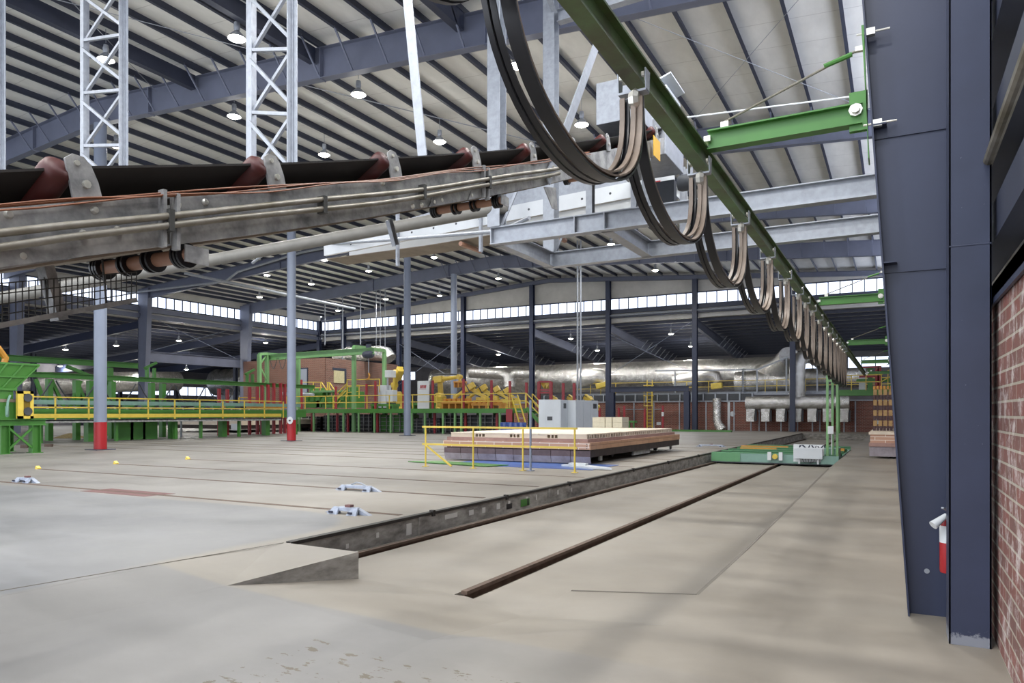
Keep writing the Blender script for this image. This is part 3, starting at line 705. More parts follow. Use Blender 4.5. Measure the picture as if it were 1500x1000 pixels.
# belt: troughed carrying run, flat return run
m = MB(); top = [(XC - .02,.49),(XC - .30,.325),(XC - .75,.325),(XC - W + .02,.49)]
loft(m, yrange(-1.5, 13.9, 40), top + [(x, dz - .014) for x, dz in reversed(top)]); m.build('belt', M['belt'], cvr)
m = MB(); loft(m, yrange(-1.5, 13.6, 30), [(XC - .08,.0-.0),(XC - W + .08,0),(XC - W + .08,-.014),(XC - .08,-.014)]); m.build('return_belt', M['belt_under'], cvr)
IY = [.95, 2.27, 3.62, 4.99, 6.37, 7.70, 8.95, 10.25, 11.5, 12.75]
for y in IY:
    z = zc(y); dz = (zc(y + .1) - zc(y - .1)) / .2
    bpoly = [(-.03, .28), (.13, .28 + .13*dz), (.10, .43), (.06, .51), (.02, .545), (-.04, .545), (-.08, .51), (-.06, .42)]
    m = MB(); m.prism([(XC + .004, y + .02 + a, z + b) for a, b in bpoly], (.014, 0, 0)); br = m.build('idler_bracket', M['galv_old'], cvr)
    m = MB(); m.tube((XC + .014, y + .05, z + .40), (XC + .035, y + .05, z + .40), .022, 8); m.tube((XC + .014, y - .0, z + .5), (XC + .03, y, z + .5), .015, 8); m.build('bolt', M['bolt'], br)
    m = MB(); m.lathe([(0, 0), (.05, 0), (.075, .02), (.082, .05), (.082, .33), (0, .33)], n=18)
    rot = Matrix.Translation((XC - .005, y - .07, z + .47)) @ Matrix.Rotation(math.radians(-122), 4, 'Y')
    m.v = [tuple(rot @ Vector(p)) for p in m.v]; m.build('wing_roller', M['wing'], cvr, smooth=True)
    m = MB(); m.tube((XC - .28, y - .07, z + .27), (XC - .78, y - .07, z + .27), .07, 14); m.build('centre_roller', M['wing'], cvr, smooth=True)
for y in (2.99, 7.0, 10.8):
    z = zc(y) - .075; rr = MB(); rr.tube((XC + .0, y, z), (XC - .95, y, z), .045, 16); ro = rr.build('return_roller', M['tan_roll'], cvr, smooth=True)
    d = MB()
    for x in (.03, .06, .09, .33, .38, .58, .63, .86, .89, .92): d.tube((XC - x, y, z), (XC - x - .018, y, z), .078, 18)
    d.build('rubber_disc', M['black'], ro)
    d = MB(); d.box(XC + .0, XC + .012, y - .05, y + .12, z - .05, z + .055); d.build('roller_hanger', M['galv_old'], ro)
for k, dz in enumerate((.18, .115)):
    m = MB(); m.path([(XC + .055, y, zc(y) + dz + .01 * math.sin(y * 2 + k)) for y in yrange(-1.4, 8.4, 30)], .021, 10); m.build('conduit', M['galv_pipe'], cvr, smooth=True)
m = MB()
for y in (2.8, 4.1, 5.4, 6.6): m.cbox((XC + .045, y, zc(y) + .147), .07, .035, .13)
m.build('conduit_clamp', M['wire'], cvr)
for k in range(3):
    m = MB(); m.path([(XC + .02 + .012 * k, y, zc(y) + .315 + .012 * math.sin(y * (2.3 + k) + k) - .012*k) for y in yrange(-1.4, 9.5, 44)], .006, 6); m.build('orange_cable', M['cable_orange'], cvr)
for i, (u, v) in enumerate(((12,314),(138,307.6),(121.6,342.6),(172,337),(32,375),(260,300),(300,296),(560,268),(604,302),(617,300),(635,296),(646,293),(690,286))):
    p = on_x(u, v, XC); q = MB(); q.lathe([(0, .02), (.016, .018), (.022, .008), (.024, 0), (0, 0)], p, 'x', 10); q.build('bolt', M['bolt'], cvr, smooth=True)
for (u0, v0, u1, v1) in ((567, 322, 577, 360),):
    a = on_x(u0, v0, XC - W); b = on_x(u1, v1, XC - W); m = MB(); m.channel(a, b, .07, .05, .008); m.build('support_strut', M['galv'], cvr)
m = MB(); a = on_x(52, 392, XC - .6); b = on_x(80, 470, XC - .6); m.channel(a + Vector((0,0,.1)), b, .09, .06, .008, side=-1, up=(1,0,0)); m.build('support_strut', M['galv_old'], cvr)
# knee strut with bolted lug, and the leaning flat strut on the far side
m = MB(); a = Vector((XC + .03, 8.1, zc(8.1) + .05)); b = Vector((XC + .03, 10.0, 7.35)); m.bar(a, b, .018, .15, up=(0, 1, 0)); o = m.build('knee_strut', M['galv'], cvr)
m = MB()
for k in range(4):
    p = a + (b - a) * (.02 + .055 * k); m.tube(p, p + Vector((.03, 0, 0)), .02, 8)
o2 = m.build('bolt', M['bolt'], o)
m = MB(); m.prism([(XC + .02, 8.0, zc(8) - .02), (XC + .02, 8.35, zc(8.3) - .05), (XC + .02, 8.4, zc(8.3) - .32), (XC + .02, 8.25, zc(8.2) - .3)], (.012, 0, 0)); m.build('gusset_plate', M['galv_old'], cvr)
a = on_x(620, 240, XC - W); b = Vector((a.x - .32, a.y, 7.4))
m = MB(); m.bar(a, b, .12, .02, up=(0, 1, 0)); m.build('leaning_strut', M['galv'], cvr)
# head end: drive box, motor, yellow plate
m = MB(); m.box(XC - W - .1, XC + .03, 13.3, 14.6, 6.55, 7.25); m.build('head_casing', M['galv'], cvr, bevel=.01)
m = MB(); m.box(XC - .9, XC - .1, 12.1, 12.9, zc(12.5) + .6, zc(12.5) + 1.35); m.build('head_guard', M['galv'], cvr, bevel=.01)
m = MB(); m.box(XC - .5, XC + .02, 13.4, 14.4, 7.28, 7.9); m.prism([(XC - .5, 13.4, 7.9), (XC + .1, 13.4, 8.1), (XC + .1, 14.4, 8.1), (XC - .5, 14.4, 7.9)], (0, 0, .03)); m.build('drive_box', M['cabinet'], cvr)
m = MB(); m.lathe([(0, 0), (.14, 0), (.16, .06), (.16, .4), (.1, .46), (0, .46)], (XC + .06, 14.1, 6.2), 'x', 16); m.build('drive_motor', M['dkgrey'], cvr, smooth=True)
m = MB(); m.box(XC + .08, XC + .09, 12.35, 12.75, zc(12.5) - .02, zc(12.5) + .33); m.build('warning_plate', M['tag_yellow'], cvr)
for y in (12.2, 14.7):
    m = MB()
    for x in (XC, XC - W): m.ibeam((x, y, 5.25), (x, y, zc(min(y, 13.6)) + .02), .14, .12, .01, .008, up=(0, 1, 0))
    m.build('support_leg', M['galv'], cvr)
# mesh guard below the belt
gd = thing('wire_guard', 'dark wire mesh guard hanging under the conveyor at the left edge', 'guard', (-4.45, 2.4, 2.3))
m = MB(); xg = -4.42
A0, A1 = on_x(-60, 488, xg), on_x(200, 439, xg); h0 = on_x(-60, 420, xg).z - A0.z; h1 = on_x(200, 398, xg).z - A1.z
for k in range(5):
    t = k / 4; m.tube(A0 + Vector((0, 0, h0 * t)), A1 + Vector((0, 0, h1 * t)), .0035, 5)
for k in range(30):
    t = k / 29; p = A0.lerp(A1, t); m.tube(p, p + Vector((0, 0, h0 + (h1 - h0) * t)), .0035, 5)
m.build('mesh_panel', M['wire'], gd)
m = MB(); m.bar(A0, A1, .02, .03); m.build('bottom_rail', M['galv_old'], gd)
m = MB()
for t in (.1, .45, .8): p = A0.lerp(A1, t); m.bar(p, (XC - .6, p.y, zc(p.y) + .01), .008, .012)
m.build('guard_hanger', M['wire'], gd)
# long galvanized pipe slung beyond the conveyor
m = MB(); m.tube((-20.5, 4.85, 2.85), (-6.7, 12.3, 5.68), .115, 18)
tag(m.build('slung_pipe', M['pipe_dull'], smooth=True), 'long sloping grey pipe slung below the belt conveyor', 'pipe')
# pair of thin white sprinkler pipes with a low branch
def pipe(label, pts, r, mat='galv', cat='pipe', name='sprinkler_pipe'):
    m = MB(); m.path(pts, r, 8); return tag(m.build(name, M[mat], smooth=True), label, cat)
a, b = on_y(400, 362, 16.5), on_y(735, 338, 13.2)
pipe('thin white pipe running up to the platform corner below the belt', [on_y(370, 385, 17), a, on_y(560, 352, 15), b, b + Vector((.8, -.3, .1))], .045, 'galv')
pipe('long white sprinkler pipe stepping under the roof left of the second grey post', [on_y(100, 440, 38), on_y(330, 412, 39), on_y(348, 398, 39), on_y(440, 370, 39), on_y(600, 338, 38)], .09, 'galv')
pipe('white sprinkler main crossing from the slung pipe toward the second grey post', [on_y(270, 400, 33), on_y(425, 432, 40), on_y(520, 452, 46)], .1, 'galv')
pipe('thin white pipe crossing under the roof behind the green bracket arm', [on_y(1005, 172, 17), on_y(1100, 160, 17), on_y(1276, 138, 17)], .022, 'white')
# galvanized platform of wide-flange beams with hangers
pf = thing('beam_platform', 'galvanized wide flange beam platform hanging below the conveyor head', 'steel platform', (-4, 13.4, 4.93))
for y, x0 in ((12.2, -6.98), (14.7, -6.98)):
    m = MB(); m.ibeam((x0, y, 5.1), (.56, y, 5.1), .33, .21, .018, .012); m.build('main_beam', M['galv'], pf)
for x in (-6.88, -4.62):
    m = MB(); m.ibeam((x, 12.25, 5.1), (x, 14.65, 5.1), .33, .21, .018, .012); m.build('cross_beam', M['galv'], pf)
m = MB()
for x in (-6.96, -5.2, -4.62, -3.0): m.box(x - .01, x + .01, 12.1, 12.2, 4.95, 5.25)
m.build('stiffener', M['galv'], pf)
for y in (12.2, 14.7):
    m = MB(); m.ibeam((-6.88, y, 5.265), (-6.88, y, zb(-6.9) + .95), .28, .27, .016, .012, up=(0, 1, 0)); m.build('hanger', M['galv'], pf)
m = MB(); m.ibeam((-6.7, 14.7, 10.55), (.5, 14.7, 10.7), .28, .2, .016, .012); m.build('upper_beam', M['galv'], pf)
m = MB(); m.angle((-6.8, 12.3, 11.9), (-6.8, 14.6, 10.6), .12, .012); m.build('brace', M['galv'], pf)
m = MB(); m.bar((-6.8, 12.25, 5.3), (-6.5, 12.3, 5.95), .03, .05); m.bar((-6.8, 14.75, 5.3), (-6.45, 14.75, 5.95), .03, .05); m.build('knee_brace', M['galv'], pf)
# white shuttle conveyor crossing above the platform
sc_ = thing('shuttle_conveyor', 'white galvanized cross conveyor with punched side channels behind the platform', 'conveyor', (-8, 16, 6.6))
m = MB(); m.channel((-14.5, 15.6, 6.35), (-4.3, 15.6, 6.76), .36, .09, .012, side=-1); m.channel((-14.5, 16.7, 6.35), (-4.3, 16.7, 6.76), .36, .09, .012); m.build('side_channel', M['white'], sc_)
m = MB(); m.prism([(-14.5, 15.65, 6.55), (-4.4, 15.65, 6.95), (-4.4, 15.65, 7.35), (-9.5, 15.65, 7.1)], (0, .02, 0)); m.build('skirt_board', M['galv'], sc_)
m = MB(); m.ribbon([(-14.5, 16.15, 6.1), (-11, 16.15, 6.1), (-7.2, 16.15, 6.2), (-4.4, 16.15, 6.4)], (0, 1, 0), .9, .015); m.build('return_belt', M['belt_under'], sc_)
for x in (-11.8, -9.2, -5.2, -3.9):
    m = MB(); m.channel((x, 15.55, 5.6 + .04*(x+12)), (x, 15.55, 7.2 + .04*(x+12)), .1, .06, .01, up=(0, 1, 0)); m.build('leg', M['galv'], sc_)
m = MB()
for k in range(14): m.lathe([(0, -.003), (.03, -.003), (.03, 0), (0, 0)], (-13.5 + k * .7, 15.6, 6.35 + .0407 * (1 + k * .7)), 'y', 8)
m.build('punched_hole', M['dkgrey'], sc_)
m = MB(); m.box(-4.75, -4.62, 15.59, 15.598, 6.68, 6.82); m.build('red_mark', M['mark_red'], sc_)
m = MB(); m.box(-4.6, -4.15, 15.59, 15.598, 6.74, 6.77); m.build('dark_mark', M['marking'], sc_)
for x in (-9.9, -7.4):
    m = MB(); m.tube((x, 15.65, 6.02), (x, 16.65, 6.02), .06, 12); m.build('return_roller', M['tan_roll'], sc_, smooth=True)
m = MB(); m.lathe([(0, 0), (.13, 0), (.15, .05), (.15, .32), (0, .36)], (-4.3, 15.2, 6.25), 'y', 14); m.box(-4.6, -4.15, 15.0, 15.2, 5.95, 6.6); m.build('gear_motor', M['dkgrey'], sc_)
for k in range(3):
    m = MB(); m.path([(-5.0, 15.4, 6.5), (-4.6 + .1*k, 15.2, 5.9), (-4.3 + .12*k, 15.1, 5.65), (-4.1, 15.1, 6.0 + .1*k)], .03, 6); m.build('hose', M['galv_pipe'], sc_)
# lattice hanger towers
def tower(x0, x1, y, zt, zbot, label):
    t = thing('lattice_tower', label, 'lattice frame', ((x0 + x1)/2, y, zbot), 'galvanized lattice towers')
    for x, s in ((x0, 1), (x1, -1)):
        m = MB(); m.angle((x, y, zbot), (x, y, zt), .11 * s, .012 * s, up=(0, 1, 0)); m.box(x - .045, x + .045, y - .03, y + .03, zbot, zt); m.build('leg', M['galv'], t)
    n = int((zt - zbot) / .98)
    for k in range(n):
        z = zbot + .3 + k * .98
        m = MB(); m.bar((x0, y, z + .1), (x1, y - .05, z - .12), .05); m.build('rung', M['galv'], t)
        m = MB(); m.bar((x0, y + .03, z + .1), (x1, y + .03, z + .92), .05); m.bar((x0, y - .03, z + .92), (x1, y - .03, z + .05), .05); m.build('x_brace', M['galv'], t)
    return t
tower(-17.4, -16.1, 8, zb(-17) + 1.0, 5.25, 'galvanized lattice tower at the left edge, only its right leg in view')
tower(-13.35, -12.13, 8, zb(-13) + 1.0, 5.25, 'galvanized lattice tower with crossed braces, left one of the two full ones')
tower(-8.95, -8.07, 8, zb(-8.5) + 1.0, 5.0, 'galvanized lattice tower with crossed braces, right one of the two full ones')
# ---- green trolley beam on brackets ----
XT = -1.61
m = MB(); m.ibeam((XT, -1.5, 4.065), (XT, 46.5, 3.93), .20, .115, .016, .012)
tag(m.build('trolley_beam', M['green_beam']), 'long green rust-stained I-beam track running away above the pit', 'track beam')
def bracket(y, label):
    xi = .097 - .066 * 4.2 - .014
    t = thing('beam_bracket', label, 'bracket', (xi, y, 4.0), 'green track beam brackets')
    m = MB(); m.prism([(xi - .03 + .026, y - .1, 3.78), (xi - .03 - .035, y - .1, 4.9), (xi - .045, y - .1, 4.9), (xi - .015, y - .1, 3.78)], (0, .2, 0)); m.build('mounting_plate', M['green'], t)
    m = MB(); m.box(xi - .16, xi - .02, y - .03, y - .01, 4.05, 4.38); m.box(xi - .16, xi - .02, y + .01, y + .03, 4.05, 4.38); m.build('lug', M['green'], t)
    m = MB(); m.ibeam((xi - .06, y, 4.19), (XT + .06, y, 4.19), .18, .12, .014, .01); m.build('arm', M['green'], t)
    m = MB(); m.tube((xi - .08, y, 4.75), (-1.42, y, 4.34), .011, 8); m.build('tie_rod', M['galv_pipe'], t)
    m = MB(); m.tube((xi - .14, y, 4.72), (xi - .36, y, 4.665), .022, 8); m.build('turnbuckle', M['green'], t)
    m = MB(); m.cbox((xi - .08, y, 4.75), .07, .04, .04); m.cbox((-1.40, y, 4.32), .07, .04, .05); m.build('clevis', M['bolt'], t)
    m = MB(); m.lathe([(0,-.06),(.035,-.06),(.035,-.03),(.055,-.03),(.055,.0),(0,0)], (xi - .11, y - .03, 4.22), 'y', 8); m.build('pin_bolt', M['bolt'], t)
    for z in (4.83, 4.06):
        xx = xi - .066 * (z - 4.2); b = MB(); b.cbox((xx + .045, y - .09, z), .07, .05, .055); b.tube((xx - .06, y - .09, z), (xx + .19, y - .09, z), .009, 8); b.build('clamp_bolt', M['bolt'], t)
    m = MB(); m.cbox((XT + .06, y, 4.2), .06, .12, .05); m.build('beam_clamp', M['bolt'], t)
    return t
bracket(6.78, 'green bracket arm with tie rod on the big near column')
for y, n in zip(FRAMES[1:], ('second green bracket arm crossing just below the far clerestory glass', 'third green bracket arm in front of the dark lean-to roof', 'fourth green bracket arm just above the red steel frame', 'farthest green bracket arm near the end of the track beam')): bracket(y, n)
# ---- festoon: trolleys and cable loops ----
def yofu(u):
    cx, cy = ray(u); return XT / cx * cy
TY = [1.1, 2.85, 4.79, 6.68, 8.67, 10.7, 12.5, 14.2] + [yofu(u) for u in (1179, 1188.5, 1199, 1207.5, 1214.5, 1221, 1226, 1230, 1233.5, 1236.5)]
TY = sorted(TY)
ordn = ['first','second','third','fourth','fifth','sixth','seventh','eighth','ninth','tenth','eleventh','twelfth','thirteenth','fourteenth','fifteenth','sixteenth','seventeenth','eighteenth','nineteenth']
for i, y in enumerate(TY[1:]):
    zt = 4.065 - .0028 * y - .10
    t = thing('cable_trolley', 'zinc cable trolley under the green track, %s from the camera' % ordn[i], 'trolley', (XT, y, zt - .12), 'festoon cable trolleys')
    m = MB()
    for s in (-1, 1): m.prism([(XT + s*.095, y - .05, zt + .06), (XT + s*.095, y + .05, zt + .06), (XT + s*.095, y + .035, zt - .08), (XT + s*.095, y - .035, zt - .08)], (s*.008, 0, 0))
    m.box(XT - .1, XT + .1, y - .04, y + .04, zt - .09, zt - .075); m.build('trolley_frame', M['galv'], t)
    m = MB()
    for s in (-1, 1):
        for dy in (-.03, .03): m.tube((XT + s*.07, y + dy, zt + .025), (XT + s*.09, y + dy, zt + .025), .02, 8)
    m.build('wheel', M['bolt'], t)
    m = MB(); m.lathe([(0, -.02), (.06, -.02), (.08, .02), (.06, .05), (0, .05)], (XT, y, zt - .13), 'x', 10); m.build('cable_saddle', M['bolt'], t)
for i, (a, b) in enumerate(zip(TY, TY[1:])):
    zt = 4.065 - .0028 * a - .22; wdt = b - a; D = [.56, .80, .78, .84, .86, .9, .9, .95][i] if i < 8 else 1.0 + .22 * min(1, (i - 7) / 6)
    t = thing('festoon_cable_loop', 'black and brown flat cables looping under the track, %s loop from the camera' % ordn[i], 'cable', (XT, (a + b)/2, zt - D), 'festoon cable loops')
    def loop(off, wob=0):
        pts = []; n = 26
        for k in range(n + 1):
            s = k / n; ang = PI * s
            y = (a + b)/2 - (wdt/2 - off * .6) * math.cos(ang) * (1 if wdt > 1 else (1 + .5 * math.sin(ang) ** 2))
            z = zt - (D - off) * (math.sin(ang) ** (.75 if wdt > 1 else .55))
            pts.append((XT + wob * math.sin(ang), y, z))
        return pts
    spec = [(-.085, .03, 0, 'black'), (-.045, .03, .006, 'black'), (.035, .075, 0, 'black'), (-.08, .028, .03, 'black'), (.04, .06, .028, 'cable_brown'), (-.07, .035, .055, 'cable_brown'), (.01, .035, .06, 'cable_brown')]
    if wdt < .7: spec = [(-.03, .09, 0, 'black'), (.04, .075, .015, 'cable_brown'), (-.03, .08, .03, 'cable_brown')]
    if wdt < .9 and i > 7: spec = spec[:3]
    for dx, wd, off, mt in spec:
        m = MB(); m.ribbon([(p[0] + dx, p[1], p[2]) for p in loop(off, .03)], (1, 0, 0), wd, .012)
        m.build('black_cable' if mt == 'black' else 'brown_cable', M[mt], t, smooth=True)
# fire extinguisher on the column
e = thing('fire_extinguisher', 'red fire extinguisher with a white horn half hidden behind the channel post', 'fire extinguisher', (.352, 6.42, .43))
m = MB(); m.lathe([(.0, .43), (.055, .43), (.06, .45), (.06, .80), (.045, .845), (.02, .86), (0, .86)], (.352, 6.42, 0), 'z', 18); m.build('cylinder', M['postred'], e, smooth=True)
m = MB(); m.lathe([(.0605, .66), (.0605, .79), (.06, .79), (.06, .66)], (.352, 6.42, 0), 'z', 18); m.build('label_band', M['white'], e, smooth=True)
m = MB(); m.tube((.352, 6.42, .86), (.352, 6.42, .90), .014, 8); m.bar((.352, 6.42, .9), (.31, 6.36, .93), .02, .012); m.build('valve', M['galv'], e)
m = MB(); m.tube((.335, 6.36, .875), (.245, 6.30, .80), .018, 12, .034); m.build('discharge_horn', M['white'], e, smooth=True)
m = MB(); m.lathe([(0, 0), (.02, 0), (.02, -.006), (0, -.006)], (.22, 6.77, .36), 'y', 12)
tag(m.build('grounding_pad', M['galv'], smooth=True), 'small round grey pad low on the big near column web', 'pad')
# ================================================================== ON THE FLOOR: kiln cars, transfer car, fence, rails
def label_n(i): return ordn[i]
# rails let into the slab
RY = [8.4, 10.8, 12.95, 15.35, 18.9, 21.1, 22.6, 24.3, 27.5, 30.5, 33.5]
rn = ['ending at the nearest blue and white rail stop', 'running past the second rail stop', 'with a yellow tip, third from the pit end', 'with a yellow tip just before the yellow handrail', 'passing under the front of the brick laden kiln car', 'under the middle of the kiln car', 'under the kiln car, toward its back', 'leaving the back of the kiln car', 'first one beyond the kiln car', 'second one beyond the kiln car', 'farthest one before the robot deck']
for y, n in zip(RY, rn):
    x0 = {8.4: -40, 10.8: -20, 12.95: -20, 15.35: -20}.get(y, -52)
    m = MB(); m.box(x0, -6.35, y - .035, y + .035, ZS - .03, ZS + .004); m.box(x0, -6.35, y + .05, y + .075, ZS - .03, ZS + .003)
    o = tag(m.build('floor_rail', M['rust']), 'flush steel rail across the slab, ' + n, 'rail', 'rails in the slab')
for y in (10.8, 12.95, 15.35):
    m = MB(); m.prism([(-20.1, y - .05, ZS), (-19.98, y - .05, ZS), (-19.98, y - .05, ZS + .03), (-20.06, y - .05, ZS + .09)], (0, .1, 0))
    tag(m.build('rail_end_stop', M['yellow']), 'small yellow end block at the left tip of the %s slab rail' % {10.8: 'nearest', 12.95: 'middle', 15.35: 'farthest'}[y], 'rail stop', 'yellow rail tips')
for x0, x1, n in ((-5.95, -5.81, 'beside the pit wall'), (-3.76, -3.62, 'down the middle of the pit')):
    m = MB(); xc = (x0 + x1) / 2
    for sec_ in ([(-.07,-.06),(.07,-.06),(.07,-.045),(-.07,-.045)], [(-.01,-.05),(.01,-.05),(.01,.03),(-.01,.03)], [(-.034,.02),(.034,.02),(.034,.055),(-.034,.055)]):
        m.sweep(sec_, (xc, 5.9, zpit(5.9) - .01), (xc, YE - .1, zpit(YE) - .01))
    tag(m.build('pit_rail', M['rust']), 'brown steel transfer rail ' + n, 'rail', 'rails in the pit')
# rail stops (blue and white clamps lying over the rails)
def rail_stop(x, y, L, lift, label):
    t = thing('rail_clamp', label, 'rail clamp', (x, y, ZS), 'blue and white rail clamps')
    m = MB(); m.box(x - L/2, x + L/2, y - .05, y + .07, ZS + .04, ZS + .10); m.build('beam', M['clamp'], t, bevel=.008)
    for s in (-1, 1):
        m = MB(); xs = x + s * L/2
        m.prism([(xs - .09, y - .14, ZS), (xs + .09, y - .14, ZS), (xs + .05, y - .04, ZS + .1), (xs - .05, y - .04, ZS + .1)], (0, .035, 0))
        m.prism([(xs, y - .02, ZS), (xs + s*.24, y - .02, ZS), (xs + s*.02, y - .02, ZS + .09)], (0, .08, 0)); m.build('foot', M['clamp'], t)
        m = MB(); m.box(xs + s*.0 - .05, xs + .02, y - .15, y - .13, ZS + .02, ZS + .05); m.build('blue_shoe', M['marking'], t)
    if lift:
        m = MB(); m.path([(x - L*.28, y + .02, ZS + .1), (x - .05, y + .04, ZS + .15), (x + L*.1, y + .04, ZS + .14), (x + L*.3, y + .02, ZS + .1)], .014, 6); m.build('lever', M['galv'], t)
    else:
        m = MB(); m.cbox((x + .02, y + .02, ZS + .115), .10, .08, .04); m.build('red_block', M['redpaint'], t)
    return t
rail_stop(-9.1, 10.7, .62, True, 'blue and white rail clamp with a grey lever, far one of the pair')
rail_stop(-7.12, 8.15, .36, False, 'blue and white rail clamp with a red block, nearest one to the pit')
p = on_z(38, 706, ZS); rail_stop(p.x, p.y, .4, False, 'small blue and white rail clamp at the far left of the slab')
p = on_z(1113, 650, ZS); rail_stop(-7.2, 32.0, .9, False, 'rail clamp lying on the slab behind the brick laden kiln car')
# kiln car with its refractory deck
X0, X1, Y0, Y1 = -12.7, -7.7, 19.1, 28.6
kc = thing('kiln_car', 'long kiln car stacked with tan and buff refractory blocks behind the yellow handrail', 'kiln car', (-10.2, 23.8, ZS))
m = MB(); m.box(X0 + .05, X1 - .04, Y0 + .1, Y1, .44, .60); m.build('frame', M['char'], kc)
m = MB(); m.box(X1 - .05, X1 - .01, Y0 + .02, Y1 + .02, .38, .605); m.build('side_frame', M['char'], kc)
n = 8
for i in range(n):
    a = X0 + (X1 - X0) * i / n; b = X0 + (X1 - X0) * (i + 1) / n
    m = MB(); m.prism([(a + .01, Y0, .56), (b - .01, Y0, .56), (b - .01, Y0 + .03, .36), (b - .01, Y0 - .04, .20), (a + .01, Y0 - .04, .20), (a + .01, Y0 + .03, .36)][:0] or [(a + .008, Y0, .40), (b - .008, Y0, .40), (b - .008, Y0, .57), (a + .008, Y0, .57)], (0, .03, 0)); m.build('skirt_top', M['skirt_top'], kc)
    m = MB(); m.prism([(a + .008, Y0 - .01, .40), (b - .008, Y0 - .01, .40), (b - .008, Y0 + .06, .2), (a + .008, Y0 + .06, .2)], (0, .02, 0)); m.build('skirt_panel', M['skirt'], kc)
m = MB(); m.box(X0 - .02, X1, Y0 - .02, Y1 + .05, .60, .80); m.build('tan_course', [M['tile_y']], kc)
m = MB(); m.box(X1 - .02, X1 + .004, Y0 - .022, Y1 + .05, .598, .802); m.build('edge_blocks', M['tile_x'], kc)
m = MB()
for z in (.64, .70, .76): m.tube((X1 - .1, Y0 - .024, z), (X1 - .1, Y0 - .02, z), .015, 8)
m.build('vent_holes', M['dkgrey'], kc)
m = MB(); m.box(X0 + .08, X1 - .1, Y0 + .06, Y1 - .3, .80, .90); m.build('mauve_course', M['tile_mauve'], kc)
# hollow top course: plates with open channels running across the car
m = MB(); xa, xb_ = X0 + .18, X1 - .16; ya, yb_ = Y0 + .14, Y1 - .5
m.box(xa, xb_, ya, yb_, .90, .915); m.build('hollow_tile_base', M['tile_top'], kc)
m = MB(); npl = 9
for i in range(npl):
    a = xa + (xb_ - xa) * i / npl; m.box(a + .006, xa + (xb_ - xa) * (i + 1) / npl - .006, ya - .02, yb_ + .02, 1.01, 1.045)
m.build('top_tiles', M['tile_top'], kc)
m = MB(); y = ya + .05; k = 0
while y < yb_:
    m.box(xb_ - .8, xb_, y, y + (.045 if k % 2 else .07), .914, 1.011); y += .20 if k % 2 else .26; k += 1
m.build('tile_web', M['tile_top'], kc)
m = MB(); m.box(xa + .2, xb_ - .8, ya + .25, yb_, .915, 1.01); m.build('hollow_shade', M['char'], kc)  # dark block standing in for the shade inside the hollow tiles
gaps = [on_y(u, 636, ya).x for u in (703, 753.5, 809)]
m = MB(); cur = xa
for gx in gaps + [None]:
    e = gx - .16 if gx else xb_ - .0; m.box(cur, e, ya, ya + .2, .914, 1.011)
    if gx:
        for q in (-.05, .06): m.box(gx + q - .018, gx + q + .018, ya, ya + .2, .914, 1.011)
    cur = gx + .17 if gx else e
m.build('front_blocks', M['tile_top'], kc)
for y in (Y0 + 1.6, Y0 + 3.6, Y0 + 6.3, Y1 - .9):
    m = MB()
    for x in (X0 + .9, X1 - .75): m.lathe([(0, 0), (.16, 0), (.16, .09), (.13, .1), (0, .1)], (x, y, ZS + .165), 'x', 16)
    m.build('wheel', M['dkgrey'], kc)
m = MB()
for y0, y1 in ((Y0 + .9, Y0 + 1.1), (Y0 + 4.0, Y0 + 5.8), (Y1 - 1.0, Y1 - .85)): m.box(X1 - .12, X1 - .06, y0, y1, .24, .44)
m.build('hanging_plate', M['galv_old'], kc)
# coloured floor plates/sheet under its front edge
m = MB(); m.box(-11.6, -6.95, 17.35, 19.4, ZS + .002, ZS + .012); tag(m.build('plastic_sheet', M['bluetarp']), 'crinkled blue plastic sheet on the floor under the kiln car front', 'sheet')
m = MB(); m.prism([(-13.0, 17.6, ZS + .013), (-9.9, 17.0, ZS + .013), (-9.6, 17.7, ZS + .013), (-12.3, 18.2, ZS + .013)], (0, 0, .02)); tag(m.build('floor_plate', M['green']), 'green steel floor plate lying in front of the kiln car', 'plate')
m = MB(); m.prism([(-8.2, 18.2, ZS + .014), (-7.0, 17.5, ZS + .014), (-6.5, 17.6, ZS + .014), (-7.8, 18.6, ZS + .014)], (0, 0, .05)); m.box(-7.9, -7.4, 18.0, 18.2, ZS + .06, ZS + .12); tag(m.build('rail_clamp', M['white']), 'blue and white clamp lying at the right front corner of the kiln car', 'rail clamp')
# yellow handrail
hr = thing('handrail', 'yellow two-bar handrail with four posts in front of the kiln car', 'handrail', (-9.3, 16.45, ZS))
FX = [-11.55, -10.0, -8.5, -7.05]
for x in FX:
    m = MB(); m.tube((x, 16.45, ZS), (x, 16.45, ZS + 1.1), .024, 10); m.box(x - .07, x + .07, 16.38, 16.52, ZS, ZS + .015); m.build('post', M['yellow'], hr)
for z in (1.1, .62):
    m = MB(); m.bar((FX[0] - .1, 16.45, ZS + z), (FX[-1] + .06, 16.45, ZS + z), .05, .05); m.build('rail', M['yellow'], hr)
m = MB(); m.bar((FX[0], 16.45, ZS + .6), (-10.6, 16.3, ZS + .05), .04); m.build('brace', M['yellow'], hr)
m = MB(); m.tube((-8.28, 16.45, ZS), (-8.28, 16.45, 1.98), .03, 10); m.box(-8.36, -8.2, 16.37, 16.53, ZS, ZS + .02); tag(m.build('bollard_pipe', M['post']), 'thin grey steel pipe standing behind the yellow handrail', 'post')
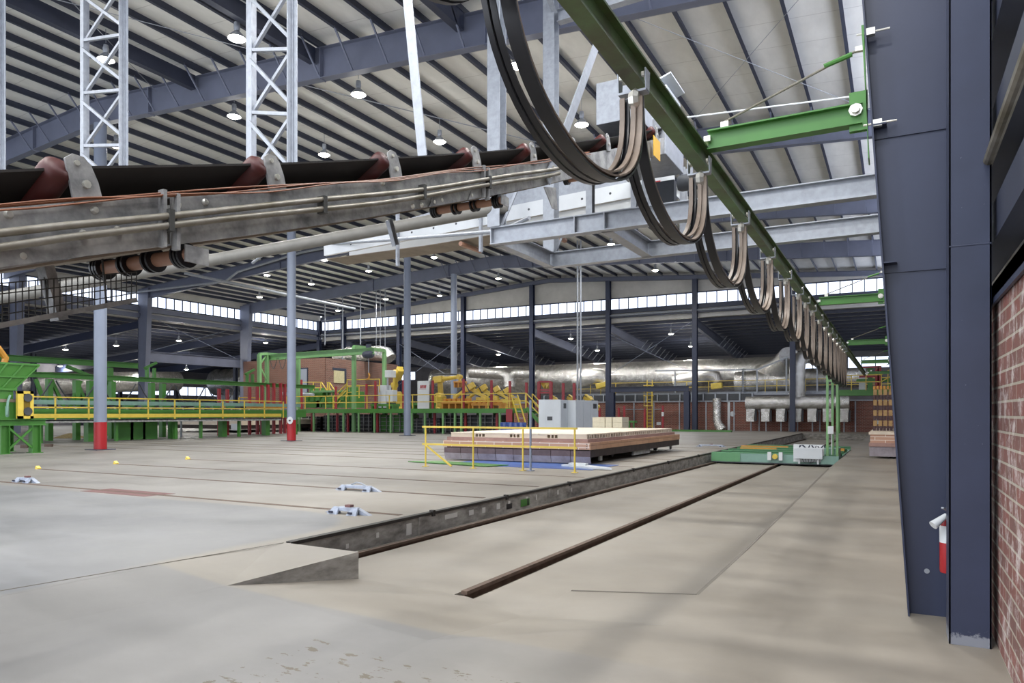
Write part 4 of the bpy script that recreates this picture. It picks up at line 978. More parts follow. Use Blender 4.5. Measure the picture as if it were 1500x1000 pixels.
# transfer car in the pit
TC0, TC1 = 26.6, 34.2; zt0 = zpit(27)
tc = thing('transfer_car', 'teal and green transfer car filling the pit, with a tall three-post mast', 'transfer car', (-3.8, 30, zt0))
m = MB(); m.box(-5.95, -1.72, TC0, TC0 + .25, zt0 + .07, .20); m.build('front_beam', M['teal'], tc)
m = MB(); m.box(-5.97, -4.95, TC0 - .02, TC0 + .02, zt0 + .09, .215); m.build('left_plate', M['green_mid'], tc)
m = MB(); m.box(-5.95, -1.72, TC0 - .03, TC0, zt0 + .05, zt0 + .085); m.build('bumper_strip', M['dkgrey'], tc)
m = MB(); m.box(-5.95, -1.72, TC0 + .25, TC1, .02, .10); m.build('deck', M['teal'], tc)
for y in (TC0 + .2, TC0 + 1.7, TC0 + 3.0, TC0 + 4.8, TC1 - .4):
    m = MB(); m.ibeam((-5.97, y, .13), (-1.72, y, .13), .2, .18, .02, .02); m.build('cross_rail', M['green_mid'], tc)
for x0, x1, y in ((-5.6, -4.2, TC0 + 3.6), (-5.9, -4.0, TC0 + 5.4), (-3.2, -1.9, TC0 + 3.4), (-3.0, -1.8, TC0 + 4.5)):
    m = MB(); m.box(x0, x1, y - .12, y + .12, .1, .26); m.build('guide_bar', M['amber'], tc)
m = MB(); m.box(-3.0, -1.75, TC0 + .3, TC0 + 1.5, .1, .42); m.build('drive_housing', M['teal'], tc)
for x in (-5.85, -3.72):
    m = MB(); m.lathe([(0, 0), (.16, 0), (.2, .02), (.2, .05), (0, .05)], (x, TC0 + .4, zt0 + .14), 'x', 16); m.build('wheel', M['dkgrey'], tc)
m = MB(); m.box(-4.0, -3.88, TC0 - .13, TC0, .0, .28); m.box(-3.62, -3.5, TC0 - .13, TC0, .0, .28); m.build('buffer_bracket', M['white'], tc)
m = MB(); m.lathe([(0, 0), (.09, 0), (.09, .12), (0, .12)], (-3.75, TC0 - .14, .13), 'y', 12); m.build('buffer', M['yellow'], tc)
cbx = MB(); pc0 = on_y(1163, 671, TC0 - .35); pc1 = on_y(1205, 653, TC0 - .35)
cbx.box(pc0.x, pc1.x, TC0 - .42, TC0 - .2, .10, .45); cb_ = cbx.build('control_cabinet', M['cabinet'], tc, bevel=.006)
m = MB(); m.box(pc0.x - .04, pc1.x + .03, TC0 - .16, TC0 - .14, -.02, .58); sgn = m.build('sign_plate', M['white'], tc)
m = MB(); zl = .47
def stroke(pts2):
    m.prism([(pc0.x + a, TC0 - .165, zl + b) for a, b in pts2], (0, .004, 0))
for q in ([(.14,0),(.18,0),(.24,.07),(.17,.09)], [(.22,.09),(.30,.09),(.40,0),(.33,0)], [(.45,0),(.50,0),(.53,.09),(.49,.09)], [(.55,.08),(.60,.09),(.66,.0),(.61,0)], [(.68,0),(.71,0),(.74,.07),(.71,.07)], [(.76,.06),(.80,.06),(.84,0),(.80,0)], [(.86,0),(.92,0),(.99,.09),(.94,.09)], [(.97,.09),(1.0,.09),(1.03,0),(.99,0)]): stroke([(a * .95, b) for a, b in q])
m.build('lettering', M['marking'], sgn)
m = MB(); m.box(pc1.x - .02, pc1.x + .004, TC0 - .40, TC0 - .3, .12, .42); m.build('vent_strip', M['dkgrey'], cb_)
m = MB()
for x in (pc0.x + .16, pc1.x - .15): m.box(x - .03, x + .03, TC0 - .3, TC0 - .22, zt0 + .1, .10)
m.build('cabinet_leg', M['white'], tc)
m = MB()
for k in range(6): m.path([(pc0.x + .25 + k*.1, TC0 - .3, .1), (pc0.x + .3 + k*.08, TC0 - .28, .0), (pc0.x + .35 + k*.03, TC0 - .2, -.06)], .009, 5)
m.build('cable_bundle', M['dkgrey'], tc)
for mu, dy in ((1212, 0), (1219.5, .3), (1226.5, 0)):
    mx = on_y(mu, 600, TC0 - .1 + dy).x; m = MB(); m.bar((mx, TC0 - .1 + dy, zt0 + .25), (mx, TC0 - .1 + dy, 3.1), .075, up=(0, 1, 0)); m.build('mast_post', M['green_lt'], tc)
m = MB()
for z in (3.05, 2.75): m.bar((on_y(1212, 600, TC0 - .1).x, TC0 - .1, z), (on_y(1226.5, 600, TC0 - .1).x, TC0 - .1, z), .05)
m.build('mast_top', M['green_lt'], tc)
m = MB(); m.box(-2.25, -1.7, TC0 - .25, TC0 + .2, zt0 + .1, .2); m.build('mast_base', M['teal'], tc)
m = MB(); m.cbox((-1.95, TC0 - .2, 1.08), .18, .1, .26); jb = m.build('junction_box', M['white'], tc, bevel=.008)
m = MB(); m.tube((-1.92, TC0 - .18, .95), (-1.92, TC0 - .18, .25), .014, 8); m.build('conduit', M['white'], jb)
# right-hand kiln car with a setting of bricks
kr = thing('kiln_car', 'second kiln car with tan deck and brick setting, half hidden by the tapered column', 'kiln car', (.0, 28, ZS))
kx0, kx1, ky0, ky1 = -.80, .55, 26.3, 33.0
m = MB(); m.box(kx0 + .05, kx1, ky0 + .15, ky1, .36, .56); m.build('frame', M['char'], kr)
m = MB(); m.box(kx0 + .02, kx1, ky0, ky0 + .04, .24, .55); m.build('skirt_panel', M['skirt'], kr)
m = MB(); m.box(kx0, kx1, ky0 - .03, ky1, .56, .68); m.build('lower_course', M['tile_mauve'], kr)
m = MB(); m.box(kx0 + .04, kx1, ky0 + .03, ky1, .68, .95); m.build('tan_course', M['tile_y'], kr)
m = MB(); m.box(kx0 - .0, kx1, ky0 + .0, ky1, .95, 1.03); m.build('top_slab', M['tile_top'], kr)
m = MB(); m.lathe([(0, 0), (.15, 0), (.15, .1), (0, .1)], (-.2, ky0 + .6, ZS + .155), 'x', 14); m.build('wheel', M['dkgrey'], kr)
proto = {}
def setting_brick(kind, x, y, z, sx, sy, sz, mat, label, group):
    if kind not in proto:
        m = MB(); m.cbox((0, 0, 0), sx, sy, sz); o = m.build('setting_brick', M[mat], bevel=.004); o.location = (x, y, z); tag(o, label, 'brick', group); proto[kind] = o
    else:
        o = proto[kind].copy(); C.objects.link(o); o.location = (x, y, z)
zz = 1.032; by = 28.6
for course in range(9):
    up = course % 2 == 1; h = .20 if up else .078
    if course == 8: h = .12
    nb = 8 if up else 12; 
    for row in range(1 if up else (2 if course < 8 else 1)):
        for k in range(nb):
            wd = 1.28 / nb; x = -.74 + wd * (k + .5)
            if up or course == 8: setting_brick('t%d' % (course == 8), x, by, zz + h/2, wd * .72, .4, h, 'brownbox' if up else 'amber', 'amber tan brick standing upright in the setting behind the tapered column' if up else 'orange top course brick of the setting behind the tapered column', 'upright bricks of the kiln setting' if up else 'top course bricks of the kiln setting')
            else: setting_brick('p', x, by, zz + h/2, wd * .82, .4, h, 'plum', 'dark plum brick laid flat between upright bricks in the kiln setting', 'flat bricks of the kiln setting')
        zz += h + .003
# small dirt and debris on the slab, red paint mark
p = on_z(103, 641, ZS); m = MB(); m.lathe([(.9, 0), (.7, .08), (.35, .2), (.1, .27), (0, .28)], (p.x, p.y, ZS), 'z', 20)
tag(m.build('dirt_pile', M['dirt'], smooth=True), 'low pile of sandy dirt on the slab under the yellow walkway', 'pile', kind='stuff')
p = on_z(186, 721, ZS); m = MB(); m.prism([(p.x - 1.0, p.y - .28, ZS), (p.x + .9, p.y - .28, ZS), (p.x + 1.0, p.y + .28, ZS), (p.x - .9, p.y + .28, ZS)], (0, 0, .003)); struct(m.build('floor_marking', M['redpaint']))
for (u, v, n) in ((37, 656, 'by the green stand legs'), (72, 654, 'right of the green stand')):
    p = on_z(u, v, ZS); m = MB(); m.prism([(p.x - .2, p.y - .1, ZS), (p.x + .25, p.y - .06, ZS), (p.x + .1, p.y + .12, ZS), (p.x - .15, p.y + .1, ZS)], (.02, 0, .12)); tag(m.build('debris_lump', M['rust']), 'small brown lump of debris on the slab ' + n, 'debris')
# ================================================================== ROBOT DECK
YD = 43.0
def dx_(u, y=YD): return on_y(u, 600, y).x
XD0, XD1 = dx_(424), dx_(771); ZD = 1.98
rp = thing('robot_deck', 'long green raised deck with yellow handrail carrying the robots', 'platform', ((XD0 + XD1)/2, YD + 3, ZS))
m = MB(); m.box(XD0, XD1, YD - .05, YD + .1, ZD - .32, ZD); m.build('fascia_beam', M['green'], rp)
m = MB(); m.box(XD0, XD1, YD + .1, YD + 8, ZD - .14, ZD - .05); m.build('deck_plate', M['galv_old'], rp)
for u in (438, 459, 480.5, 502.6, 525, 548, 572, 603, 622, 648.5, 666, 675.5, 703, 732):
    m = MB(); x = dx_(u); m.bar((x, YD + .05, ZS), (x, YD + .05, ZD - .32), .14, .12, up=(0, 1, 0)); m.build('post', M['green_lt'], rp)
for k in range(14):
    x = XD0 + 1 + (XD1 - XD0 - 2) * k / 13; m = MB(); m.bar((x, YD + 5.5, ZS), (x, YD + 5.5, ZD - .14), .22, .2, up=(0, 1, 0)); m.build('rear_post', M['green'], rp)
for u in (420, 447, 477, 507, 537.6, 570.3, 604.3, 639.6, 676.6, 715, 747, 770):
    m = MB(); x = dx_(u); m.bar((x, YD, ZD), (x, YD, ZD + 1.02), .055, .055, up=(0, 1, 0)); m.build('rail_post', M['yellow'], rp)
for z in (1.02, .5):
    m = MB(); m.bar((dx_(420), YD, ZD + z), (XD1, YD, ZD + z), .06, .06); m.build('hand_rail', M['yellow'], rp)
# machines under the deck
UB = [(427, 470, 'black', 1.2), (474, 512, 'dkgrey', 1.3), (516, 545, 'black', 1.4), (553, 592, 'green', 1.35), (607, 645, 'dkgrey', 1.1), (650, 680, 'black', 1.3), (685, 728, 'dkgrey', 1.35)]
un = ['below its left end', 'below the brick room window', 'below the green gantry leg', 'left of the third grey post', 'right of the third grey post', 'below the yellow robot arms', 'left of the blue drums']
for (a, b, mt, h), n in zip(UB, un):
    t = thing('pump_unit', 'dark machine unit under the robot deck, ' + n, 'machine', (dx_(a) + 1, YD + 3.5, ZS), 'machines under the deck')
    xa, xb2 = dx_(a, YD + 3), dx_(b, YD + 3)
    m = MB(); m.box(xa, xb2, YD + 3, YD + 5, ZS, ZS + h); m.build('housing', M[mt], t)
    m = MB()
    for k in range(4):
        x = xa + (xb2 - xa) * (k + .5) / 4; m.bar((x, YD + 2.9, ZS), (x, YD + 2.9, ZS + h), .07)
        m.bar((xa, YD + 2.9, ZS + .2 + k * h / 4.4), (xb2, YD + 2.9, ZS + .2 + k * h / 4.4), .04)
    m.build('cage_frame', M['galv_old'], t)
for u, n in ((457, 'first'), (494, 'second'), (509.6, 'third'), (553, 'fourth'), (593.5, 'fifth'), (636.7, 'sixth'), (682, 'seventh'), (728, 'eighth')):
    m = MB(); x = dx_(u, YD + .9); m.bar((x, YD + .9, ZS), (x, YD + .9, 1.66), .16, .12, up=(0, 1, 0))
    tag(m.build('fence_post', M['red']), 'red fence post standing under the robot deck, %s from its left end' % n, 'fence post', 'red fence posts under the deck')
lst = [(441.6, 556, 'beside the second round post sign'), (492, 566, 'low one before the brick room window'), (537, 562, 'right of the green gantry leg'), (550, 558, 'left of the pale machine cabinet'), (591, 557, 'just left of the third grey post'), (634, 557, 'before the tall robot base'), (679, 555, 'left end of the leaning robots'), (720, 556.5, 'among the leaning robots'), (747, 558, 'right of the leaning robots'), (771, 560, 'by the deck stair top')]
def rfence(u, vt, n, y=YD + 1.0):
    x = on_y(u, 590, y).x; zt = on_y(u, vt, y).z; m = MB(); m.bar((x, y, ZD - .04), (x, y, zt), .15, .12, up=(0, 1, 0))
    tag(m.build('fence_post', M['red']), 'tall red fence post on the robot deck, ' + n, 'fence post', 'red fence posts on the deck')
for u, vt, n in lst: rfence(u, vt, n)
# wire screens between the posts
# ---- robots ----
def robot(name_label, loc, rotz, sc, pose, gripper=True):
    t = thing('industrial_robot', name_label, 'robot', loc, 'yellow handling robots', rotz); t.scale = (sc, sc, sc)
    sh, el, wr = [Vector(p) for p in pose]
    B = dict(parent=t, local=True)
    m = MB(); m.lathe([(0, 0), (.55, 0), (.55, .12), (.42, .18), (.38, .55), (0, .55)], n=16); m.build('base', M['robot'], **B, bevel=.02)
    m = MB(); m.box(-.4, .45, -.38, .38, .5, .95); m.lathe([(0, -.3), (.33, -.3), (.33, .3), (0, .3)], (sh.x, 0, sh.z), 'y', 14); m.build('turret', M['robot'], **B, bevel=.04)
    m = MB(); m.bar(sh + Vector((0, .2, 0)), el + Vector((0, .2, 0)), .36, .22, up=(0, 1, 0)); m.lathe([(0, .05), (.27, .05), (.27, .36), (0, .36)], el, 'y', 14); m.build('lower_arm', M['robot'], **B, bevel=.05)
    m = MB(); d = (wr - el).normalized(); m.bar(el - d * .45, el + d * .4, .46, .42, up=(0, 1, 0)); m.tube(el + d * .3, wr, .17, 12, .12); m.build('upper_arm', M['robot'], **B, bevel=.04)
    m = MB(); m.path([sh + Vector((-.1, -.3, .1)), (sh + el) / 2 + Vector((-.5, -.25, .1)), el + Vector((-.35, -.2, .35)), el + d * .8 + Vector((0, -.1, .28)), wr + Vector((0, 0, .15))], .05, 7); m.build('hose_pack', M['dkgrey'], **B, smooth=True)
    m = MB(); m.lathe([(0, -.2), (.16, -.2), (.16, .2), (0, .2)], wr, 'y', 12); m.tube(wr, wr + Vector((.06, 0, -.32)), .11, 10); m.build('wrist', M['robot'], **B)
    if gripper:
        m = MB(); g = wr + Vector((.06, 0, -.36)); m.cbox(g, .8, .5, .1)
        for k in (-1, 0, 1): m.cbox(g + Vector((k * .33, 0, -.2)), .07, .5, .35)
        m.build('gripper', M['amber'], **B)
    return t
PA = ((.1, 0, .85), (.0, 0, 2.1), (1.75, 0, 2.25)); PBs = ((.1, 0, .85), (-1.0, 0, 1.75), (-2.2, 0, 1.0)); PC = ((.1, 0, .8), (.35, 0, 1.75), (1.25, 0, 1.1))
def rloc(u, y): return on_y(u, 600, y).x, y, ZD - .05
robot('tall yellow robot reaching right over the deck beside the white sign panel', rloc(642, 46), 0, 1.1, PA)
robot('yellow robot leaning left, leftmost of the four leaning ones', rloc(706, 46.2), .25, .95, PBs)
robot('yellow robot leaning left, second of the four leaning ones', rloc(723, 47.2), .25, .9, PBs)
robot('yellow robot leaning left, third of the four leaning ones', rloc(741, 48.0), .25, .85, PBs)
robot('yellow robot leaning left, rightmost of the four leaning ones', rloc(755, 48.8), .25, .8, PBs)
t_ = robot('tall dust covered yellow robot between the pale cabinet and the third grey post', rloc(582, 46.5), 2.6, 1.25, ((.1, 0, .85), (-.25, 0, 2.3), (.5, 0, 1.6)), False)
for u, n, r in ((806, 'behind the red frame', .2), (832, 'above the pale grey cabinets, middle one', .1), (857, 'beside the white vertical pipes', -.2)):
    robot('yellow curved robot arm ' + n, (on_y(u, 600, 47).x, 47, 1.2), r, .82, PC, False)
# robot cell tables (amber and green) in front of them
for a, b, mt, zt, n in ((648, 690, 'amber', .55, 'under the tall robot arm'), (692, 735, 'amber', .4, 'before the leaning robots'), (598, 632, 'green', .45, 'under the white sign panel'), (545, 578, 'green', .4, 'under the pale machine cabinet')):
    t = thing('work_table', '%s machine table on the robot deck, %s' % ('orange' if mt == 'amber' else 'green', n), 'table', (dx_(a, 44.5), 44.6, ZD), 'tables on the deck')
    xa, xb2 = dx_(a, 44.5), dx_(b, 44.5); m = MB(); m.box(xa, xb2, 44.3, 45.2, ZD + zt - .18, ZD + zt); m.build('top', M[mt], t)
    for k in range(5):
        x = xa + .1 + (xb2 - xa - .2) * k / 4; m = MB(); m.box(x - .06, x + .06, 44.35, 45.1, ZD - .05, ZD + zt - .18); m.build('leg', M[mt], t)
    m = MB()
    for k in range(6): x = xa + (xb2 - xa) * (k + .5) / 6; m.cbox((x, 44.6, ZD + zt + .1), .25, .3, .2)
    m.build('clamp_blocks', M['dkgrey' if mt == 'green' else 'amber'], t)
# white sign panel with a red logo
a, b = on_y(611.5, 578, 44.2), on_y(628, 557.5, 44.2); t = thing('sign_panel', 'white panel with a small slanted red logo on the robot deck', 'sign', ((a.x + b.x)/2, 44.2, ZD - .05))
m = MB(); m.box(a.x, b.x, 44.2, 44.3, ZD - .05, b.z); m.build('panel', M['white'], t)
m = MB(); s_ = (b.x - a.x) / 16.5; zc0 = on_y(620, 570, 44.2).z; x0 = a.x + 3 * s_
m.prism([(x0, 44.19, zc0), (x0 + 9.5*s_, 44.19, zc0), (x0 + 9.7*s_, 44.19, zc0 + .5*s_), (x0 + .3*s_, 44.19, zc0 + .5*s_)], (0, .008, 0))
for k in range(5): xx = x0 + .6*s_ + k * 1.85*s_; m.prism([(xx, 44.19, zc0 + 1.3*s_), (xx + 1.3*s_, 44.19, zc0 + 1.3*s_), (xx + 2.1*s_, 44.19, zc0 + 5*s_), (xx + .8*s_, 44.19, zc0 + 5*s_)], (0, .008, 0))
m.build('logo', M['mark_red'], t)
# pale machine cabinet and grey hopper box beside the covered robot
t = thing('machine_cabinet', 'pale grey stepped machine cabinet with a white box on a stalk, before the covered robot', 'cabinet', (dx_(560, 44.4), 44.4, ZD))
for u0, u1, v0, v1, nm, mt in ((554, 566, 597, 564, 'body', 'cabinet'), (565, 575, 588, 571, 'side_box', 'cabinet'), (563.5, 573, 552.5, 542, 'white_box', 'white')):
    a, b = on_y(u0, v0, 44.4), on_y(u1, v1, 44.4); m = MB(); m.box(a.x, b.x, 44.4, 45.0, a.z, b.z); m.build(nm, M[mt], t, bevel=.02)
m = MB(); a, b = on_y(568, 571, 44.6), on_y(568.5, 552, 44.6); m.tube(a, (a.x, 44.6, b.z), .07, 8); m.build('stalk', M['galv'], t)
# green press line at the left of the deck
t = thing('press_line', 'low green machine line with orange parts on the left half of the robot deck', 'machine', (dx_(480, 46), 46, ZD))
for u0, u1, v0, v1, mt, nm in ((447, 472, 597, 574, 'green', 'press_body'), (470, 500, 597, 580, 'green', 'press_body'), (500, 521, 597, 573, 'green', 'press_body'), (455, 500, 575, 571, 'green_lt', 'top_beam'), (472, 490, 592, 587, 'amber', 'orange_slide'), (463, 468, 597, 583, 'galv', 'cylinder_column'), (510, 519, 576, 574, 'black', 'dark_plate')):
    a, b = on_y(u0, v0, 45.5), on_y(u1, v1, 45.5); m = MB(); m.box(a.x, b.x, 45.5, 46.6 if nm != 'orange_slide' else 45.6, a.z, b.z)
    if nm == 'press_body':
        for k in range(3): x = a.x + (b.x - a.x) * (k + .5) / 3; m.cbox((x, 45.4, a.z + (b.z - a.z) * .6), .4, .25, .4); m.tube((x, 45.9, b.z), (x, 45.9, b.z + .35), .16, 8)
    m.build(nm, M[mt], t, bevel=.02)
m = MB(); a, b = on_y(414, 576.5, 44.8), on_y(459, 578, 44.8); m.tube(a, b, .14, 10); tag(m.build('roller_tube', M['galv'], smooth=True), 'pale steel roller tube left of the green press line', 'roller')
# yellow stair to the upper level, left; guard rails in front of the brick room
def yrail(name, label, pts, zs=(0, .5), posts=None, w=.06, cat='handrail', z0=None):
    t = thing(name, label, cat, pts[0])
    for z in zs:
        m = MB()
        for a, b in zip(pts, pts[1:]): m.bar(Vector(a) - Vector((0, 0, z)), Vector(b) - Vector((0, 0, z)), w)
        m.build('rail', M['yellow'], t)
    for p in (posts if posts is not None else pts):
        m = MB(); m.bar(p, (p[0], p[1], p[2] - 1.05), w, up=(0, 1, 0)); m.build('post', M['yellow'], t)
    return t
q = lambda u, v, y: tuple(on_y(u, v, y))
yrail('stair_rail', 'yellow sloping stair handrail rising right in front of the brick room window', [q(488, 581, 44.4), q(508, 562, 44.4), q(508.5, 556, 44.4), q(556, 555, 44.4)])
yrail('stair_rail', 'second yellow sloping handrail just behind the first on the deck stair', [q(489, 588, 45.4), q(509, 566, 45.4), q(526, 564, 45.4)])
yrail('guard_rail', 'yellow guard rail in front of the brick room door', [q(438, 559.5, 48), q(471, 559.5, 48), q(478.5, 571, 48)], posts=[q(438, 559.5, 48), q(459, 559.5, 48), q(470, 559.5, 48)])
yrail('guard_rail', 'short yellow rail end right of the brick room door rail', [q(479, 560, 48.4), q(483, 560, 48.4), q(490, 571, 48.4)], posts=[q(480, 560, 48.4), q(482.5, 560, 48.4)])
# yellow stair at the right end of the deck
st = thing('deck_stair', 'yellow railed stair going down from the right end of the robot deck', 'stair', (XD1 + .6, YD, ZS))
for s_ in (0, .9):
    a = (XD1, YD + s_, ZD); b = (XD1 + 1.9, YD + s_, ZS + .05)
    m = MB(); m.bar(a, b, .05, .25, up=(0, 0, 1)); m.build('stringer', M['green'], st)
    for z in (1.0, .5):
        m = MB(); m.bar(Vector(a) + Vector((0, 0, z)), Vector(b) + Vector((0, 0, z)), .055); m.build('stair_handrail', M['yellow'], st)
    for f in (.0, .5, 1): p = Vector(a).lerp(Vector(b), f); m = MB(); m.bar(p, p + Vector((0, 0, 1)), .055, up=(0, 1, 0)); m.build('baluster', M['yellow'], st)
for k in range(7):
    f = (k + .5) / 7; x = XD1 + 1.9 * f; z = ZD + (ZS - ZD) * f; m = MB(); m.box(x - .1, x + .1, YD, YD + .9, z - .02, z + .02); m.build('tread', M['galv'], st)
t = thing('platform_ladder', 'yellow steep ladder frame hanging below the deck rail near the blue drums', 'ladder', q(756, 628, YD - .4))
for du in (0, 9):
    m = MB(); m.bar(on_y(749 + du, 578, YD - .3), on_y(765 + du, 633.5, YD - .8), .07); m.build('stile', M['yellow'], t)
for k in range(6):
    f = k / 5; m = MB(); m.bar(on_y(750 + 15 * f, 582 + 50 * f, YD - .35 - .4 * f), on_y(758 + 15 * f, 582 + 50 * f, YD - .35 - .4 * f), .04); m.build('rung', M['galv'], t)
a, b = on_y(742, 618, YD - .5), on_y(751, 599, YD - .5); m = MB(); m.box(a.x, b.x, YD - .6, YD - .5, a.z, b.z); tag(m.build('hose_box', M['red'], bevel=.02), 'red hose box hanging on the deck edge above the blue drums', 'box')
# blue drums
for k, u in enumerate((739.5, 748.5, 756.5, 764.5)):
    p = on_y(u, 620, 40); m = MB(); m.lathe([(0, 0), (.29, 0), (.3, .03), (.3, .28), (.315, .3), (.3, .32), (.3, .58), (.315, .6), (.3, .62), (.3, .86), (.28, .9), (0, .9)], (p.x, 40, ZS), 'z', 18)
    tag(m.build('drum', M['blue'], smooth=True), 'blue plastic drum behind the kiln car, %s of four' % ('leftmost', 'second', 'third', 'rightmost')[k], 'drum', 'blue drums')
# pale grey control cabinets
def cabinet(u0, u1, vt, y0, dy, n, label, doors):
    a, b = on_y(u0, 620, y0), on_y(u1, 620, y0 + dy); zt = on_y(u0, vt, y0).z; A_, B_ = Vector((a.x, y0, ZS)), Vector((b.x, y0 + dy, ZS))
    t = thing('control_cabinet', label, 'cabinet', A_, 'pale grey control cabinets'); d = (B_ - A_).normalized(); nrm = Vector((d.y, -d.x, 0))
    m = MB(); m.prism([A_, B_, B_ - nrm * .7, A_ - nrm * .7], (0, 0, zt - ZS)); m.build('body', M['cabinet'], t, bevel=.01)
    L = (B_ - A_).length
    for k in range(doors):
        p = A_ + d * (L * k / doors + .015); q2 = A_ + d * (L * (k + 1) / doors - .015); up = Vector((0, 0, zt - ZS - .16)); z0 = Vector((0, 0, .12))
        m = MB(); m.prism([p + z0, q2 + z0, q2 + z0 + up, p + z0 + up], nrm * .02); dr = m.build('door', M['cabinet'], t)
        if k in n:
            w_, h_, fx, fz, mt = n[k]; c = p + d * ((L / doors) * fx) + Vector((0, 0, (zt - ZS) * fz)) + nrm * .022
            m = MB(); m.prism([c - d * w_/2 - Vector((0,0,h_/2)), c + d * w_/2 - Vector((0,0,h_/2)), c + d * w_/2 + Vector((0,0,h_/2)), c - d * w_/2 + Vector((0,0,h_/2))], nrm * .015); m.build('vent' if mt == 'dkgrey' else 'screen', M[mt], dr)
    return t
cabinet(789, 821, 585, 37.2, .5, {1: (.3, .22, .5, .52, 'dkgrey')}, 'pale grey control cabinet with a small screen, left one behind the kiln car', 3)
cabinet(821, 843, 585.5, 37.7, 2.2, {0: (.35, .3, .5, .85, 'dkgrey'), 1: (.15, .35, .0, .3, 'dkgrey')}, 'pale grey control cabinet turned away, middle one with a dark vent', 2)
cabinet(843, 876, 586, 38.6, 2.2, {2: (.35, .3, .5, .85, 'dkgrey'), 0: (.02, .02, .5, .5, 'dkgrey')}, 'pale grey control cabinet behind the cream blocks, right one', 3)
# cream block packs
for k, (u0, u1) in enumerate(((867.5, 886), (886.3, 896.5), (897, 911.5))):
    a, b = on_y(u0, 628, 34), on_y(u1, 611, 34); t = thing('block_pack', 'cube of stacked cream blocks behind the kiln car, %s pack' % ('left', 'middle', 'right')[k], 'block pack', ((a.x + b.x)/2, 34.5, ZS), 'cream block packs')
    z1 = b.z; nz = 5
    for i in range(nz):
        m = MB(); m.box(a.x + .01, b.x - .01, 34 + .008 * (i % 2), 35, ZS + (z1 - ZS) * i / nz + .005, ZS + (z1 - ZS) * (i + 1) / nz); m.build('block_layer', M['cream'], t, bevel=.006)
# red and yellow frame above the cabinets
t = thing('robot_cage', 'red post frame with yellow hood behind the pale grey cabinets', 'frame', q(797, 585, 44.5))
for u in (789.5, 807): a = on_y(u, 559, 44.5); m = MB(); m.bar((a.x, 44.5, ZS), a, .2, .16, up=(0, 1, 0)); m.build('post', M['red'], t)
for v in (559, 571, 575): m = MB(); m.bar(on_y(789.5, v, 44.5), on_y(807, v, 44.5), .12); m.build('cross_bar', M['red'], t)
m = MB(); a, b = on_y(791, 569, 44.8), on_y(806, 560, 44.8); m.prism([(a.x, 44.8, b.z), (b.x, 44.8, b.z), (b.x - .3, 44.8, a.z), ((a.x+b.x)/2, 44.8, a.z + .3), (a.x + .3, 44.8, a.z)], (0, .4, 0)); m.build('hood', M['robot'], t)
for u, n in ((825, 'left'), (841, 'right')):
    x = on_y(u, 590, 45).x; m = MB(); m.bar((x, 45, ZS), (x, 45, on_y(u, 561, 45).z), .17, .14, up=(0, 1, 0)); tag(m.build('fence_post', M['red']), 'red post rising behind the pale grey cabinets, %s one of two' % n, 'fence post')
for k, u in enumerate((846, 850.5)):
    a = on_y(u, 590, 46); m = MB(); m.tube((a.x, 46, ZS), (a.x, 46, zb(a.x) + .9), .07, 8); tag(m.build('riser_pipe', M['galv'], smooth=True), 'tall thin white pipe rising to the roof behind the cabinets, %s one' % ('left', 'right')[k], 'pipe', 'tall white pipes')
# ================================================================== GREEN GANTRY PORTAL, BRICK ROOM
gp = thing('gantry_crane', 'pale green gantry frame with a long rail beam over the robot deck', 'gantry', (-42, 44, ZD))
def gpost(u, y, vt): a = on_y(u, vt, y); m = MB(); m.bar((a.x, y, ZS), a, .3, .22, up=(0, 1, 0)); m.build('leg', M['green_lt'], gp); return a
p1 = gpost(380, 42.2, 518.5); p2 = gpost(391, 43.2, 518); p3 = gpost(437, 44.5, 522); p4 = gpost(518.5, 44, 507.5); p5 = gpost(563, 47.6, 513.5)
m = MB(); m.ibeam(on_y(390, 523.5, 43.4), on_y(548, 513.5, 43.9), .5, .3, .03, .03); m.build('rail_beam', M['green_lt'], gp)
m = MB(); m.bar(p1, p2, .22); m.bar(p2, (on_y(437, 522, 44.5)), .2); m.bar(p4, p5, .26); m.build('head_beam', M['green_lt'], gp)
m = MB(); m.bar((p1.x, 42.2, 5.6), (p2.x, 43.2, 4.4), .1); m.bar((p1.x, 42.2, 3.4), (p2.x, 43.2, 4.4), .1); m.bar((p1.x, 42.2, 5.6), (p2.x, 43.2, 6.6), .1); m.build('brace', M['green_lt'], gp)
t = thing('chain_hoist', 'dark blue chain hoist with an orange hook hanging from the green gantry', 'hoist', on_y(540, 524, 43.9))
p = on_y(540, 521, 43.9); m = MB(); m.cbox(p + Vector((0, 0, .75)), .3, .3, .3); m.lathe([(0, -.45), (.25, -.45), (.3, -.2), (.3, .25), (.2, .45), (0, .45)], p + Vector((0, 0, .1)), 'x', 12); m.build('motor', M['navy_dark'], t)
m = MB(); m.tube(p, on_y(540, 547, 43.9), .03, 6); m.build('chain', M['galv'], t)
m = MB(); b = on_y(540, 549, 43.9); m.path([b + Vector((0, 0, .15)), b + Vector((.1, 0, -.05)), b + Vector((0, 0, -.3)), b + Vector((-.22, 0, -.35))], .07, 7); m.build('hook', M['amber'], t)
for k in range(3):
    a = on_y(395 + 13 * k, 524, 43.4); b = on_y(406 + 13 * k, 524, 43.4); m = MB(); m.path([a.lerp(b, s / 8) - Vector((0, 0, .9 * math.sin(PI * s / 8))) for s in range(9)], .03, 5)
    tag(m.build('hanging_cable', M['dkgrey']), 'dark cable loop hanging under the green gantry beam, %s from its left end' % ('first', 'second', 'third')[k], 'cable', 'gantry cables')
rm = thing('brick_room', 'brown brick control room with a grey door behind the robot deck', 'room', (-50, 55, ZS)); RZ = 6.75; rx = -46.3
m = MB(); m.box(-57, rx - .02, 50.02, 61, ZS, RZ); m.build('roof_block', M['gable'], rm)
